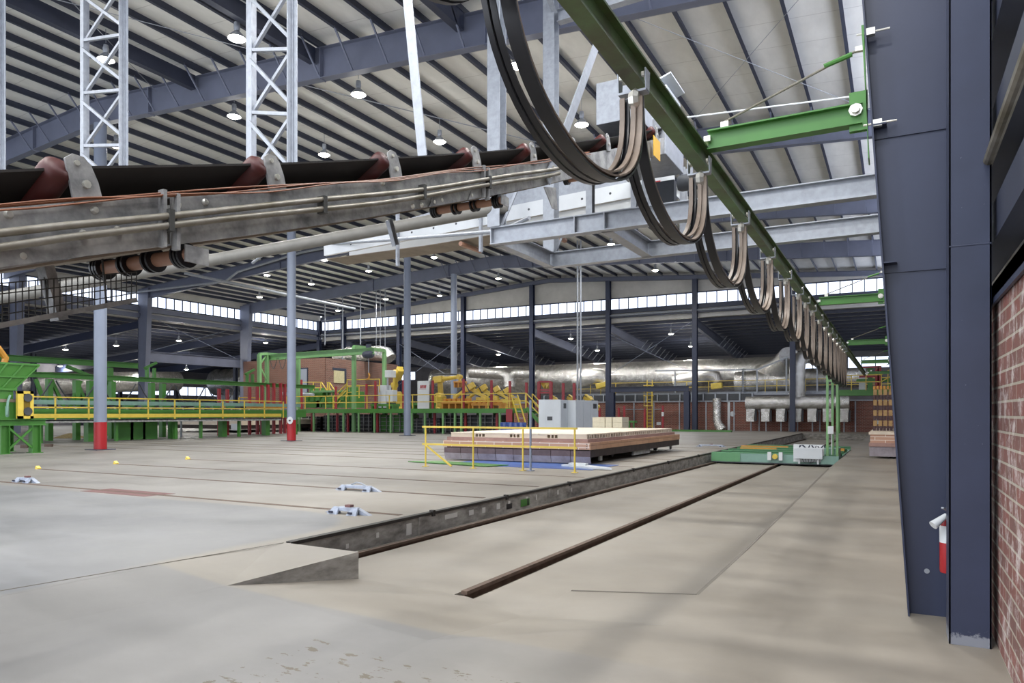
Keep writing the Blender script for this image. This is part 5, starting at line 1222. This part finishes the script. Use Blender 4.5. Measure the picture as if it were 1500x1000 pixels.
m = MB(); m.box(rx - .02, rx, 50, 61, ZS, RZ); m.build('side_brick_wall', M['brick_far_x'], rm)
m = MB(); m.box(-57, rx, 50, 50.02, ZS, RZ); m.build('front_brick_wall', M['brick_room_y'], rm)
a, b = on_y(440.5, 573, 49.97), on_y(450, 540, 49.97); m = MB(); m.box(a.x, b.x, 49.93, 50, a.z - .3, b.z); d = m.build('door', M['door_grey'], rm)
m = MB(); m.box(a.x - .08, a.x, 49.92, 50, a.z - .3, b.z + .1); m.box(b.x, b.x + .08, 49.92, 50, a.z - .3, b.z + .1); m.box(a.x, b.x, 49.92, 50, b.z, b.z + .1); m.build('door_frame', M['navy_dark'], d)
a, b = on_x(489, 560.5, rx + .02), on_x(504, 543.5, rx + .02); m = MB(); m.box(rx, rx + .06, a.y, b.y, a.z, b.z); wn_ = m.build('boarded_window', M['board'], rm)
m = MB(); m.box(rx, rx + .05, a.y - .15, b.y + .3, b.z, b.z + .25); m.box(rx, rx + .05, b.y, b.y + .3, a.z, b.z); m.build('lintel', M['navy_dark'], wn_)
# ================================================================== KILN WALL AND DUCTS
kw = thing('kiln_wall', 'long low brown brick kiln wall with white pilasters at the back', 'wall', (-12, 62.9, ZS)); KY = 62.6
m = MB(); m.box(-34, .6, KY, KY + .6, ZS - .1, 2.62); m.build('brickwork', M['brick_far_y'], kw)
m = MB(); m.box(-34, .6, KY - .12, KY + .6, 2.62, 2.72); m.build('coping', M['galv'], kw)
for u in (929, 958, 995.5, 1034.5, 1075.5, 1253): x = on_y(u, 610, KY).x; m = MB(); m.box(x - .05, x + .05, KY - .08, KY, ZS, 2.6); m.build('pilaster', M['galv'], kw)
x = on_y(1068, 610, KY).x; m = MB(); m.box(x - .1, x + .1, KY - .14, KY, ZS, 2.6); m.build('white_duct', M['white'], kw)
m = MB()
for k in range(22): x = -33 + k * 1.02; m.box(x, x + .82, KY - .02, KY + .3, 2.78, 3.3)
m.build('louvre_row', M['dkgrey'], kw)
for k in range(23):
    x = -33.1 + k * 1.02; m = MB(); m.box(x - .06, x + .06, KY - .06, KY + .3, 2.72, 3.36); m.build('louvre_post', M['galv'], kw)
m = MB(); m.lathe([(0, 0), (.22, 0), (.22, .05), (0, .05)], tuple(on_y(1073, 606, KY - .06)), 'y', 14); m.build('round_gauge', M['white'], kw)
for u0, v0, u1, v1 in ((962, 622, 968, 618), (1281, 621, 1288, 613)):
    a, b = on_y(u0, v0, KY - .05), on_y(u1, v1, KY - .05); m = MB(); m.box(a.x, b.x, KY - .1, KY, a.z, b.z); m.build('electric_box', M['cabinet'], kw)
for z in (2.0,): m = MB(); m.tube((on_y(915, 600, KY - .1).x, KY - .1, z), (on_y(970, 600, KY - .1).x, KY - .1, z), .03, 6); m.build('wall_conduit', M['galv'], kw)
# kiln top walkway with yellow rails
kt = thing('kiln_walkway', 'steel walkway with yellow rails and white posts along the kiln top', 'walkway', (-12, 64, 2.9)); WY = 63.4
m = MB(); m.box(-27, on_y(1218, 580, WY).x, WY, WY + 1.6, 3.36, 3.42); m.channel((-27, WY, 3.35), (on_y(1218, 580, WY).x, WY, 3.35), .3, .08, .02); m.build('deck_edge', M['galv'], kt)
for z in (4.45, 3.95): m = MB(); m.bar((-27, WY, z), (.5, WY, z), .05); m.build('yellow_rail', M['yellow'], kt)
for u in (865, 880, 902, 990, 1006, 1038, 1088, 1108.5, 1121, 1138, 1152, 1180, 1197): x = on_y(u, 570, WY).x; m = MB(); m.bar((x, WY, 3.4), (x, WY, 4.45), .05, up=(0, 1, 0)); m.build('rail_post', M['yellow'], kt)
a = [on_y(960, 543, 63), on_y(1110, 541, 63), on_y(1154, 523, 63), on_y(1172, 523, 63)]; m = MB()
for b, c in zip(a, a[1:]): m.bar(b, c, .12)
m.build('top_pipe', M['galv'], kt)
for u, v in ((989, 543), (1088.5, 541), (1109, 541), (1152, 524), (1197, 524)): b = on_y(u, v, 63); m = MB(); m.bar((b.x, 63, 3.4), b, .12, up=(0, 1, 0)); m.build('white_post', M['galv'], kt)
m = MB(); x = on_y(1089.5, 560, 62.9).x
for k in range(12): m.box(x - .18, x + .18, 62.86, 62.92, 3.5 + k * .17, 3.56 + k * .17)
m.build('rung', M['dkgrey'], kt)
# foil ducts
def duct(label, pts, r, n=20, name='foil_duct', extra=None):
    t = thing(name, label, 'duct', pts[0], 'foil insulated ducts'); m = MB(); m.path(pts, r, n); m.build('duct_run', M['foil'], t, smooth=True)
    m = MB()
    for a, b in zip(pts, pts[1:]):
        a, b = Vector(a), Vector(b); L = (b - a).length; k = int(L / 1.6)
        rr = max(r) if isinstance(r, (list, tuple)) else r
        if L > 4:
            for i in range(1, k): p = a.lerp(b, i / k); d = (b - a).normalized(); m.tube(p - d * .02, p + d * .02, rr * 1.012, n)
    if m.v: m.build('foil_band', M['foil'], t, smooth=True)
    return t
duct('huge foil wrapped main duct running along the back above the kiln wall', [(-46, 67.5, 5.2), (-7.5, 67.5, 5.25)], 1.45, 28)
duct('foil duct tapering up from the main duct to the riser elbow', [(-10.5, 66.2, 5.0), (-8.8, 65, 5.6), (-7.8, 63.5, 6.3)], .95, 20)
duct('second foil duct behind the walkway rails left of the riser', [on_y(1078, 560, 65.5), on_y(1158, 557, 65.5)], .95, 22)
ra = on_y(1168, 600, 62.0).x
duct('upright foil riser duct with an elbow turning right at its top', [(ra, 61.9, 2.9), (ra, 61.9, 5.3), (ra + .1, 62.3, 6.0), (ra + .7, 62.8, 6.35), (ra + 1.4, 63.2, 6.1), (ra + 2.1, 63.4, 5.4), (ra + 2.6, 63.5, 4.9)], .62, 20)
duct('short foil duct right of the riser behind the hanging cables', [(ra + .4, 64.4, 4.6), (ra + 5.2, 64.4, 4.5)], .8, 20)
xm0, xm1 = on_y(1093, 590, 61.6).x, on_y(1244.5, 590, 61.6).x
mt_ = duct('wide low foil manifold with seven drop boxes before the kiln wall', [(xm0, 61.6, 2.47), (xm1, 61.6, 2.47)], .56, 22)
for u in (1100, 1122, 1144, 1168, 1190, 1212.5, 1236.5):
    x = on_y(u, 610, 61.5).x; m = MB(); m.prism([(x - .36, 61.3, .95), (x + .3, 61.3, .95), (x + .3, 61.3, 1.5), (x + .36, 61.3, 2.05), (x - .36, 61.3, 2.05), (x - .36, 61.3, 1.5)], (0, .6, 0)); db = m.build('drop_box', M['foil'], mt_, bevel=.03)
    m = MB(); m.box(x + .34, x + .44, 61.4, 61.7, 1.0, 1.9); m.build('damper_side', M['dkgrey'], db)
    m = MB(); m.tube((x, 61.55, ZS), (x, 61.55, .95), .055, 8); m.build('drain_leg', M['galv'], db)
for u in (1112, 1156, 1201): x = on_y(u, 610, 61.9).x; m = MB(); m.tube((x, 61.9, ZS), (x, 61.9, 1.95), .055, 8); m.cbox((x, 61.9, 1.85), .2, .1, .16); m.build('support_pipe', M['galv'], mt_)
xf_ = on_y(1050, 600, 61.8).x
duct('flexible foil drop duct bending right at the floor before the kiln wall', [(xf_, 61.8, 2.9), (xf_, 61.8, 1.1), (xf_ + .15, 61.7, .7), (xf_ + .5, 61.6, ZS + .04)], [.36, .36, .38, .42], 12)
duct('rounded foil elbow box right of the fourth far column', [on_y(842, 560, 64), on_y(868, 553, 64), on_y(880, 552, 64), on_y(887, 557, 64), on_y(888, 567, 64)], [.75, .95, .75, .6, .55], 16)
duct('foil elbow dropping from the main duct left of the fourth far column', [on_y(690, 545, 64.5), on_y(735, 547, 64.5), on_y(743, 551, 64.5), on_y(745, 566, 64.5)], [.6, .6, .6, .6], 14)
duct('foil branch with a square elbow right of the dropping elbow', [on_y(788, 548, 64.6), on_y(756, 546, 64.6), on_y(750, 551, 64.6), on_y(750, 566, 64.6)], [.45, .5, .5, .45], 14)
duct('foil elbow duct over the walkway between the fifth and sixth far columns', [on_y(988, 560, 64.6), on_y(1035, 548, 64.6), on_y(1048, 551, 64.6), on_y(1052, 560, 64.6)], [.7, .6, .55, .5], 14)
duct('big foil drum duct in the left lean-to behind the low blue beam', [(-86, 70, 5.9), (-85, 70, 6.0), (-76, 70, 6.0), (-75, 70, 5.6)], [.8, 1.9, 1.9, 1.1], 22)
duct('long foil duct continuing right from the big drum duct', [(-75, 70, 5.3), (-57, 70, 5.2)], 1.1, 18)
duct('long foil duct far behind the first grey post', [on_x(10, 562, -80), on_x(260, 558, -80)], 1.2, 18)
for k in range(4):
    x = -84 + k * 2.2; m = MB(); m.box(x, x + 1.0, 69, 70.5, 1.5, 4.2); tag(m.build('fan_housing', M['cabinet'], bevel=.1), 'white fan housing under the big drum duct, %s of four' % ('leftmost', 'second', 'third', 'rightmost')[k], 'fan', 'fan housings')
m = MB(); m.box(-86, -60, 67, 69, 2.5, 2.62); tag(m.build('equipment_shelf', M['galv']), 'long pale equipment deck below the big drum duct', 'platform')
# yellow fan guards on the kiln top
for u, n in ((882, 'right of the round foil elbow box'), (1050, 'under the foil elbow between the fifth and sixth columns')):
    a = on_y(u - 8, 566, 63.2); m = MB(); m.bar(a, on_y(u + 8, 562 if u < 900 else 564, 63.2), .5, .5); tag(m.build('fan_guard', M['yellow'], bevel=.05), 'yellow slanted guard box ' + n, 'guard', 'yellow guard boxes')
# caged ladder, bollards and small things before the kiln wall
t = thing('caged_ladder', 'yellow caged ladder up to the kiln top before the brick wall', 'ladder', on_y(952, 630, 62))
for u in (948, 955.5): x = on_y(u, 600, 62).x; m = MB(); m.bar((x, 62, ZS), (x, 62, 4.6), .07, up=(0, 1, 0)); m.build('stile', M['yellow'], t)
xa, xb2 = on_y(948, 600, 62).x, on_y(955.5, 600, 62).x
for k in range(14): m = MB(); m.bar((xa, 62, .5 + k * .3), (xb2, 62, .5 + k * .3), .045); m.build('rung', M['yellow'], t)
for k in range(3):
    m = MB(); m.path([(xa - .1, 62, 2.3 + k * .9), (xa - .15, 61.5, 2.3 + k * .9), ((xa + xb2)/2, 61.25, 2.3 + k * .9), (xb2 + .15, 61.5, 2.3 + k * .9), (xb2 + .1, 62, 2.3 + k * .9)], .04, 6); m.build('cage_hoop', M['yellow'], t)
for dx2 in (-.1, .1): m = MB(); m.bar((xa + (-.12 if dx2 < 0 else .55), 61.5, 2.3), (xa + (-.12 if dx2 < 0 else .55), 61.5, 4.1), .04, up=(0, 1, 0)); m.build('cage_bar', M['yellow'], t)
for u, vt, vb, n in ((971, 594, 629, 'with white band, right of the caged ladder'), (944.5, 599, 629, 'touching the caged ladder'), (914.5, 594, 613, 'right of the portal post'), (906.5, 597, 612, 'between the portal post and the cream blocks'), (878.5, 597, 612, 'right of the cabinets')):
    y = 58.5; a = on_y(u, vt, y); t = thing('red_bollard', 'slim red bollard before the kiln wall, ' + n, 'bollard', (a.x, y, ZS), 'red bollards by the kiln')
    m = MB(); m.bar((a.x, y, ZS), a, .16, .12, up=(0, 1, 0)); m.build('post', M['red'], t)
    if u == 971: m = MB(); m.bar((a.x, y - .02, 1.4), (a.x, y - .02, 1.75), .18, .14, up=(0, 1, 0)); m.build('white_band', M['white'], t)
t = thing('green_bench', 'small green steel bench left of the caged ladder', 'bench', on_y(921, 628, 50)); a, b = on_y(913, 617, 50), on_y(929.5, 616, 50)
m = MB(); m.box(a.x, b.x, 50, 50.6, a.z - .08, a.z + .05); m.build('top', M['green'], t)
for x in (a.x + .1, (a.x + b.x)/2, b.x - .1): m = MB(); m.bar((x, 50.1, ZS), (x, 50.1, a.z - .08), .1, up=(0, 1, 0)); m.build('leg', M['green'], t)
m = MB(); a, b = on_z(1000, 633, ZS), on_z(1066, 633.5, ZS); m.box(-16.5, -11.4, 57.6, 58.0, ZS, ZS + .14); tag(m.build('floor_curb', M['green']), 'long low green floor curb before the brick kiln wall', 'curb')
# right end: green platform, stair, red frame, white pillar
gpf = thing('green_platform', 'green walkway platform with yellow rails and a rising stair at the right', 'platform', (-3, 58, 2.9)); GY = 57.5
a, b = on_y(1226, 576, GY), on_y(1291, 576, GY); m = MB(); m.box(a.x, b.x, GY, GY + 1.4, a.z - .18, a.z + .25); m.build('deck_beam', M['green'], gpf)
c = on_y(1330, 553, GY); m = MB(); m.bar((b.x, GY, a.z + .05), (c.x, GY, c.z), .12, .42); m.build('stair_stringer', M['green'], gpf)
for dz in (1.1, .6):
    m = MB(); m.bar((a.x, GY, a.z + .2 + dz), (b.x, GY, a.z + .2 + dz), .06); m.build('rail', M['yellow'], gpf)
    m = MB(); m.bar((b.x, GY, a.z + .2 + dz), (c.x, GY, c.z + .2 + dz), .06); m.build('stair_rail', M['yellow'], gpf)
for f in (0, .33, .66, 1): m = MB(); x = a.x + (b.x - a.x) * f; m.bar((x, GY, a.z + .2), (x, GY, a.z + 1.3), .06, up=(0, 1, 0)); m.build('rail_post', M['yellow'], gpf)
for f in (.25, .6): m = MB(); p = Vector((b.x, GY, a.z)).lerp(Vector((c.x, GY, c.z)), f); m.bar(p, p + Vector((0, 0, 1.3)), .06, up=(0, 1, 0)); m.build('rail_post', M['yellow'], gpf)
m = MB(); a2 = on_y(1216, 600, GY).x; m.bar((a.x + .1, GY + .3, ZS), (a.x + .1, GY + .3, a.z), .18, .18, up=(0, 1, 0)); m.build('support_post', M['green'], gpf)
t = thing('door_portal', 'red steel door frame under the farthest green bracket', 'frame', on_y(1275, 575, 60)); a, b = on_y(1250, 573, 60), on_y(1291, 537, 60)
for x in (a.x + 1.6, b.x - .12): m = MB(); m.bar((x, 60, a.z), (x, 60, b.z), .25, .2, up=(0, 1, 0)); m.build('post', M['red'], t)
for z in (b.z, (a.z + b.z)/2 + .2): m = MB(); m.bar((a.x + .4, 60, z), (b.x, 60, z), .14); m.build('cross_bar', M['red'], t)
m = MB(); x = (a.x * .4 + b.x * .6); m.bar((x, 60.2, a.z), (x, 60.2, b.z), .35, .2, up=(0, 1, 0)); m.bar((a.x + .2, 60.2, b.z - 1.0), (b.x + .8, 60.2, b.z - 1.0), .25); m.build('green_frame', M['green'], t)
a, b = on_y(1258, 575, 60.6), on_y(1268, 539, 60.6); m = MB(); m.box(a.x, b.x, 60.6, 60.9, a.z, b.z); tag(m.build('white_pillar', M['white']), 'upright white box pillar left of the red frame', 'pillar')
# ================================================================== LEFT: yellow walkway, conveyors, hopper
XW = -36.0; yl = thing('walkway', 'long walkway with yellow handrail running away on the left', 'walkway', (XW, 27, 1.33)); WA, WB = 18.6, 34.7
m = MB(); m.box(XW - .9, XW, WA, WB, 1.27, 1.33); m.channel((XW, WA, 1.26), (XW, WB, 1.26), .16, .06, .012, side=-1); m.build('deck', M['galv_old'], yl)
m = MB(); m.box(XW, XW + .02, WA, WB, 1.42, 1.62); m.build('toe_board', M['yellow'], yl)
for z in (2.43, 1.93): m = MB(); m.bar((XW, WA, z), (XW, WB, z), .06); m.build('rail', M['yellow'], yl)
for u in (81, 130, 175, 217, 256, 292.6, 326.4, 358, 387.4, 415): y = on_x(u, 600, XW).y; m = MB(); m.bar((XW, y, 1.33), (XW, y, 2.43), .06, up=(0, 1, 0)); m.build('post', M['yellow'], yl)
for u in (170, 256.5, 294, 350): y = on_x(u, 600, XW - .5).y; m = MB(); m.bar((XW - .5, y, ZS), (XW - .5, y, 1.27), .16, .14, up=(0, 1, 0)); m.build('leg', M['green'], yl)
cb2 = thing('roller_conveyor', 'green roller conveyor line behind the yellow walkway', 'conveyor', (XW - 2, 28, 1.4))
m = MB(); m.box(XW - 1.2, XW - 1.0, 16.5, 38, 1.36, 1.86); m.box(XW - 2.9, XW - 2.7, 16.5, 38, 1.36, 1.86); m.build('side_beam', M['green'], cb2)
m = MB(); m.bar((XW - 1.6, 16.5, 2.2), (XW - 1.6, 38, 2.2), .2, .22); m.build('guide_beam', M['teal'], cb2)
for k in range(30): y = 17 + k * .7; m = MB(); m.tube((XW - 2.7, y, 1.92), (XW - 1.2, y, 1.92), .08, 8); m.build('roller', M['galv_old'], cb2)
for y in (17.2, 20, 22.6, 27.5, 31, 34.5, 37): m = MB(); m.box(XW - 1.4, XW - 1.0, y - .18, y + .18, ZS, 1.36); m.build('leg', M['green'], cb2)
for u in (181, 199, 217): y = on_x(u, 620, XW - 1.8).y; m = MB(); m.box(XW - 1.9, XW - 1.6, y - .45, y + .45, ZS, 1.36); m.build('support_plate', M['green'], cb2)
for y in (18.5, 21, 24, 29, 33): m = MB(); m.cbox((XW - 1.9, y, 2.1), .5, .5, .25); m.build('clamp', M['dkgrey'], cb2)
for y in (26, 27.2, 28.4, 29.6, 30.8, 32, 33.2): m = MB(); m.box(XW - 3.2, XW - 2.95, y - .3, y + .3, 1.9, 2.2); m.build('side_bracket', M['green'], cb2)
# stack of long tan kiln deck sections lying below, dark parts
kd = thing('kiln_car', 'distant kiln car with tan deck seen below the yellow walkway', 'kiln car', (-48, 33, ZS))
m = MB(); m.box(-52, -43.5, 38, 46, .75, 1.15); m.build('tan_course', M['tile_top'], kd); m = MB(); m.box(-52, -43.6, 38.1, 46, .45, .75); m.build('frame', M['char'], kd)
m = MB(); m.cbox((-44.0, 37.9, .6), .9, .15, .5); m.build('white_box', M['white'], kd)
# red fence posts in front of the green portal
for k, (u, vt) in enumerate(((321, 569), (333, 570), (365.5, 567), (377, 566), (383.5, 564), (392.6, 563), (401, 561), (411, 561), (417, 562))):
    x = -39.5; p = on_x(u, vt, x); m = MB(); m.bar((x, p.y, ZS), p, .18, .16, up=(0, 1, 0)); tag(m.build('fence_post', M['red']), 'tall red post at the end of the yellow walkway, %s from the left' % ordn[k], 'fence post', 'red posts left of the deck')
m = MB(); m.box(-41.5, -38.6, 34.5, 38.5, 1.7, 2.2); tag(m.build('pallet_magazine', M['amber'], bevel=.03), 'orange machine body between the red posts at the walkway end', 'machine')
yrail('guard_rail', 'small yellow guard rail above the orange machine body', [tuple(on_x(350, 582, -41)), tuple(on_x(364, 582, -41)), tuple(on_x(380, 583, -41))])
# green gantry beams with trestle legs and hanging loops
gb = thing('gantry_beam', 'long green gantry beam on trestle legs behind the yellow walkway', 'gantry', (-40, 30, ZS))
m = MB(); m.ibeam((-40, 12, 3.68), (-40, 42, 3.68), .28, .3, .03, .03); m.build('rail_beam', M['green'], gb)
for u in (72, 112, 132, 164, 238, 222): y = on_x(u, 600, -40).y; m = MB(); m.bar((-40, y, ZS), (-40, y, 3.48), .32, .26, up=(0, 1, 0)); m.build('leg', M['green'], gb)
for u0, u1 in ((52, 72), (75, 98), (118, 98), (112, 132)): a, b = on_x(u0, 600, -40).y, on_x(u1, 600, -40).y; m = MB(); m.bar((-40, a, 3.45), (-40, b, 1.6), .16); m.build('brace', M['green'], gb)
for k in range(7):
    y0, y1 = 17.5 + 2.4 * k, 19.7 + 2.4 * k; m = MB(); m.path([(-39.7, y0 + (y1 - y0) * s / 8, 3.4 - 1.25 * math.sin(PI * s / 8)) for s in range(9)], .04, 5)
    tag(m.build('hanging_cable', M['dkgrey']), 'dark cable loop hanging under the long green gantry beam, %s from the left' % ordn[k], 'cable', 'green gantry cables')
for u in (220.5, 366): y = on_x(u, 560, -40).y; m = MB(); m.box(-40.1, -39.9, y - .3, y - .18, 3.82, 4.4); m.box(-40.1, -39.9, y + .18, y + .3, 3.82, 4.4); m.bar((-40, y - .4, 4.36), (-40, y + .4, 4.75), .14); m.build('stub_frame', M['green'], gb)
g2 = thing('gantry_beam', 'shorter higher green beam behind the hopper at the far left', 'gantry', (-46, 22, ZS))
m = MB(); m.ibeam((-46, 14, 4.9), (-46, 31.3, 4.9), .36, .3, .03, .03); m.build('rail_beam', M['green'], g2)
for y in (17, 29.3): m = MB(); m.bar((-46, y, ZS), (-46, y, 4.65), .35, .3, up=(0, 1, 0)); m.build('leg', M['green'], g2)
m = MB(); m.bar((-46, 26.5, 4.6), (-46, 29.2, 3.6), .2); m.build('brace', M['green'], g2)
# green stand, feeder bed, hopper, yellow drive guard
gs = thing('green_stand', 'green steel stand with crossed braces at the left edge', 'stand', (-29.3, 14.6, ZS))
for x in (-28.45, -30.3):
    for y in (14.15, 15.22): m = MB(); m.ibeam((x, y, ZS), (x, y, 1.2), .3, .28, .02, .02, up=(0, 1, 0)); m.box(x - .2, x + .2, y - .2, y + .2, ZS, ZS + .02); m.build('leg', M['green'], gs)
m = MB(); m.ibeam((-28.45, 12.2, 1.32), (-28.45, 15.6, 1.32), .24, .25, .03, .02); m.ibeam((-30.3, 12.2, 1.32), (-30.3, 15.6, 1.32), .24, .25, .03, .02); m.box(-30.3, -28.45, 15.3, 15.5, 1.2, 1.44); m.build('top_frame', M['green'], gs)
m = MB(); m.bar((-28.4, 14.3, .35), (-28.4, 15.1, 1.1), .07); m.bar((-28.38, 15.1, .35), (-28.38, 14.3, 1.1), .07); m.build('cross_brace', M['green'], gs)
fb = thing('feeder', 'green belt feeder with hopper on the green stand', 'feeder', (-29.3, 13.6, 1.45))
m = MB(); m.box(-30.3, -28.5, 8, 14.6, 1.45, 2.05); m.build('bed', M['green'], fb)
m = MB(); m.box(-30.25, -28.48, 8, 14.6, 2.05, 2.17); m.build('belt', M['belt_under'], fb)
m = MB(); hx0, hx1 = -30.6, -28.4
m.add([(hx0 + .2, 9, 2.5), (hx1 - .1, 9, 2.5), (hx1 - .1, 14.55, 2.5), (hx0 + .2, 14.55, 2.5), (hx0 - .3, 8, 3.45), (hx1 + .1, 8, 3.45), (hx1 + .1, 15.3, 3.45), (hx0 - .3, 15.3, 3.45)], [(0,1,5,4),(1,2,6,5),(2,3,7,6),(3,0,4,7),(0,3,2,1)])
m.box(hx0 + .2, hx1 - .1, 9, 14.5, 2.17, 2.5); h = m.build('hopper', M['green'], fb)
m = MB()
for k in range(14): q_ = k / 13; m.bar((hx1 - .08, 9 + 5.5 * q_, 2.5), (hx1 + .12, 8 + 7.3 * q_, 3.45), .05)
m.bar((hx1 + .02, 8.5, 2.98), (hx1 + .02, 14.9, 2.98), .06); m.bar((hx1 - .06, 9, 2.52), (hx1 - .06, 14.6, 2.52), .08); m.bar((hx1 + .1, 8, 3.45), (hx1 + .1, 15.3, 3.45), .07); m.build('stiffener', M['green'], h)
dg = thing('drive_guard', 'yellow belt drive guard showing two dark pulleys, beside the green hopper', 'machine guard', (-28.2, 14.9, 1.45)); gx = -28.2; gy0, gy1 = on_x(26, 590, gx).y, on_x(49.5, 590, gx).y
m = MB(); z0, z1 = 1.45, 2.46
m.box(gx - .12, gx - .045, gy0, gy1, z0, z1)
for a, b, c, d in ((gy0, gy0 + .2, z0, z1), (gy1 - .12, gy1, z0, z1), (gy0, gy1, z0, z0 + .1), (gy0, gy1, z1 - .1, z1)): m.box(gx - .045, gx, a, b, c, d)
m.build('frame', M['yellow'], dg)
m = MB(); m.box(gx - .044, gx - .034, gy0 + .2, gy1 - .12, z0 + .1, z1 - .1); m.build('mesh_panel', M['yglass'], dg)
for z in (1.72, 2.22):
    m = MB(); yc = (gy0 + gy1)/2 + .02; m.lathe([(.03, 0), (.14, 0), (.15, .03), (.15, .06), (.03, .05)], (gx - .034, yc + .05, z), 'x', 18); m.build('pulley', M['dkgrey'], dg, smooth=True)
m = MB(); m.lathe([(0, 0), (.1, 0), (.12, .05), (.12, .4), (0, .45)], (-28.6, gy0 - .2, 1.5), 'z', 12); m.path([(-28.4, gy0 - .15, 2.3), (-28.35, gy0 - .25, 2.1), (-28.35, gy0 - .3, 1.6)], .04, 6); tag(m.build('gear_motor', M['teal'], smooth=True), 'small grey-green gear motor left of the yellow drive guard', 'motor')
p = on_x(2, 522, -29.2); m = MB(); m.path([p + Vector((0, -.6, .5)), p + Vector((0, -.1, .3)), p + Vector((0, .14, -.05)), p + Vector((0, .05, -.4)), p + Vector((0, -.4, -.5))], .12, 8); m.build
o = m.build('pulley_guard', M['amber'], smooth=True); tag(o, 'yellow curved pulley guard cut by the left frame edge above the hopper', 'machine guard')
# grey bollard pipe, white box on the slab
p = on_z(265.5, 640, ZS); m = MB(); m.tube((p.x, p.y, ZS), (p.x, p.y, on_y(265.5, 604, p.y).z), .06, 8); tag(m.build('bollard_pipe', M['galv']), 'slim pale pipe post in front of the yellow walkway', 'post')

duct('foil duct with a drooping elbow lying above the brick control room', [on_y(490, 519, 56), on_y(555, 517, 56), on_y(566, 519, 56), on_y(571, 526, 56)], [.5, .75, .75, .7], 16)
for k, (u, v1) in enumerate(((476, 505), (502, 528), (528, 505), (551, 520), (557, 520), (564, 530))):
    a = on_y(u, v1, 54); m = MB(); m.tube(a, (a.x, 54, zb(a.x) + .98), .035 if k > 2 else .06, 6)
    tag(m.build('drop_pipe', M['galv']), 'thin white drop pipe hanging from the roof above the brick room, %s from the left' % ordn[k], 'pipe', 'roof drop pipes')
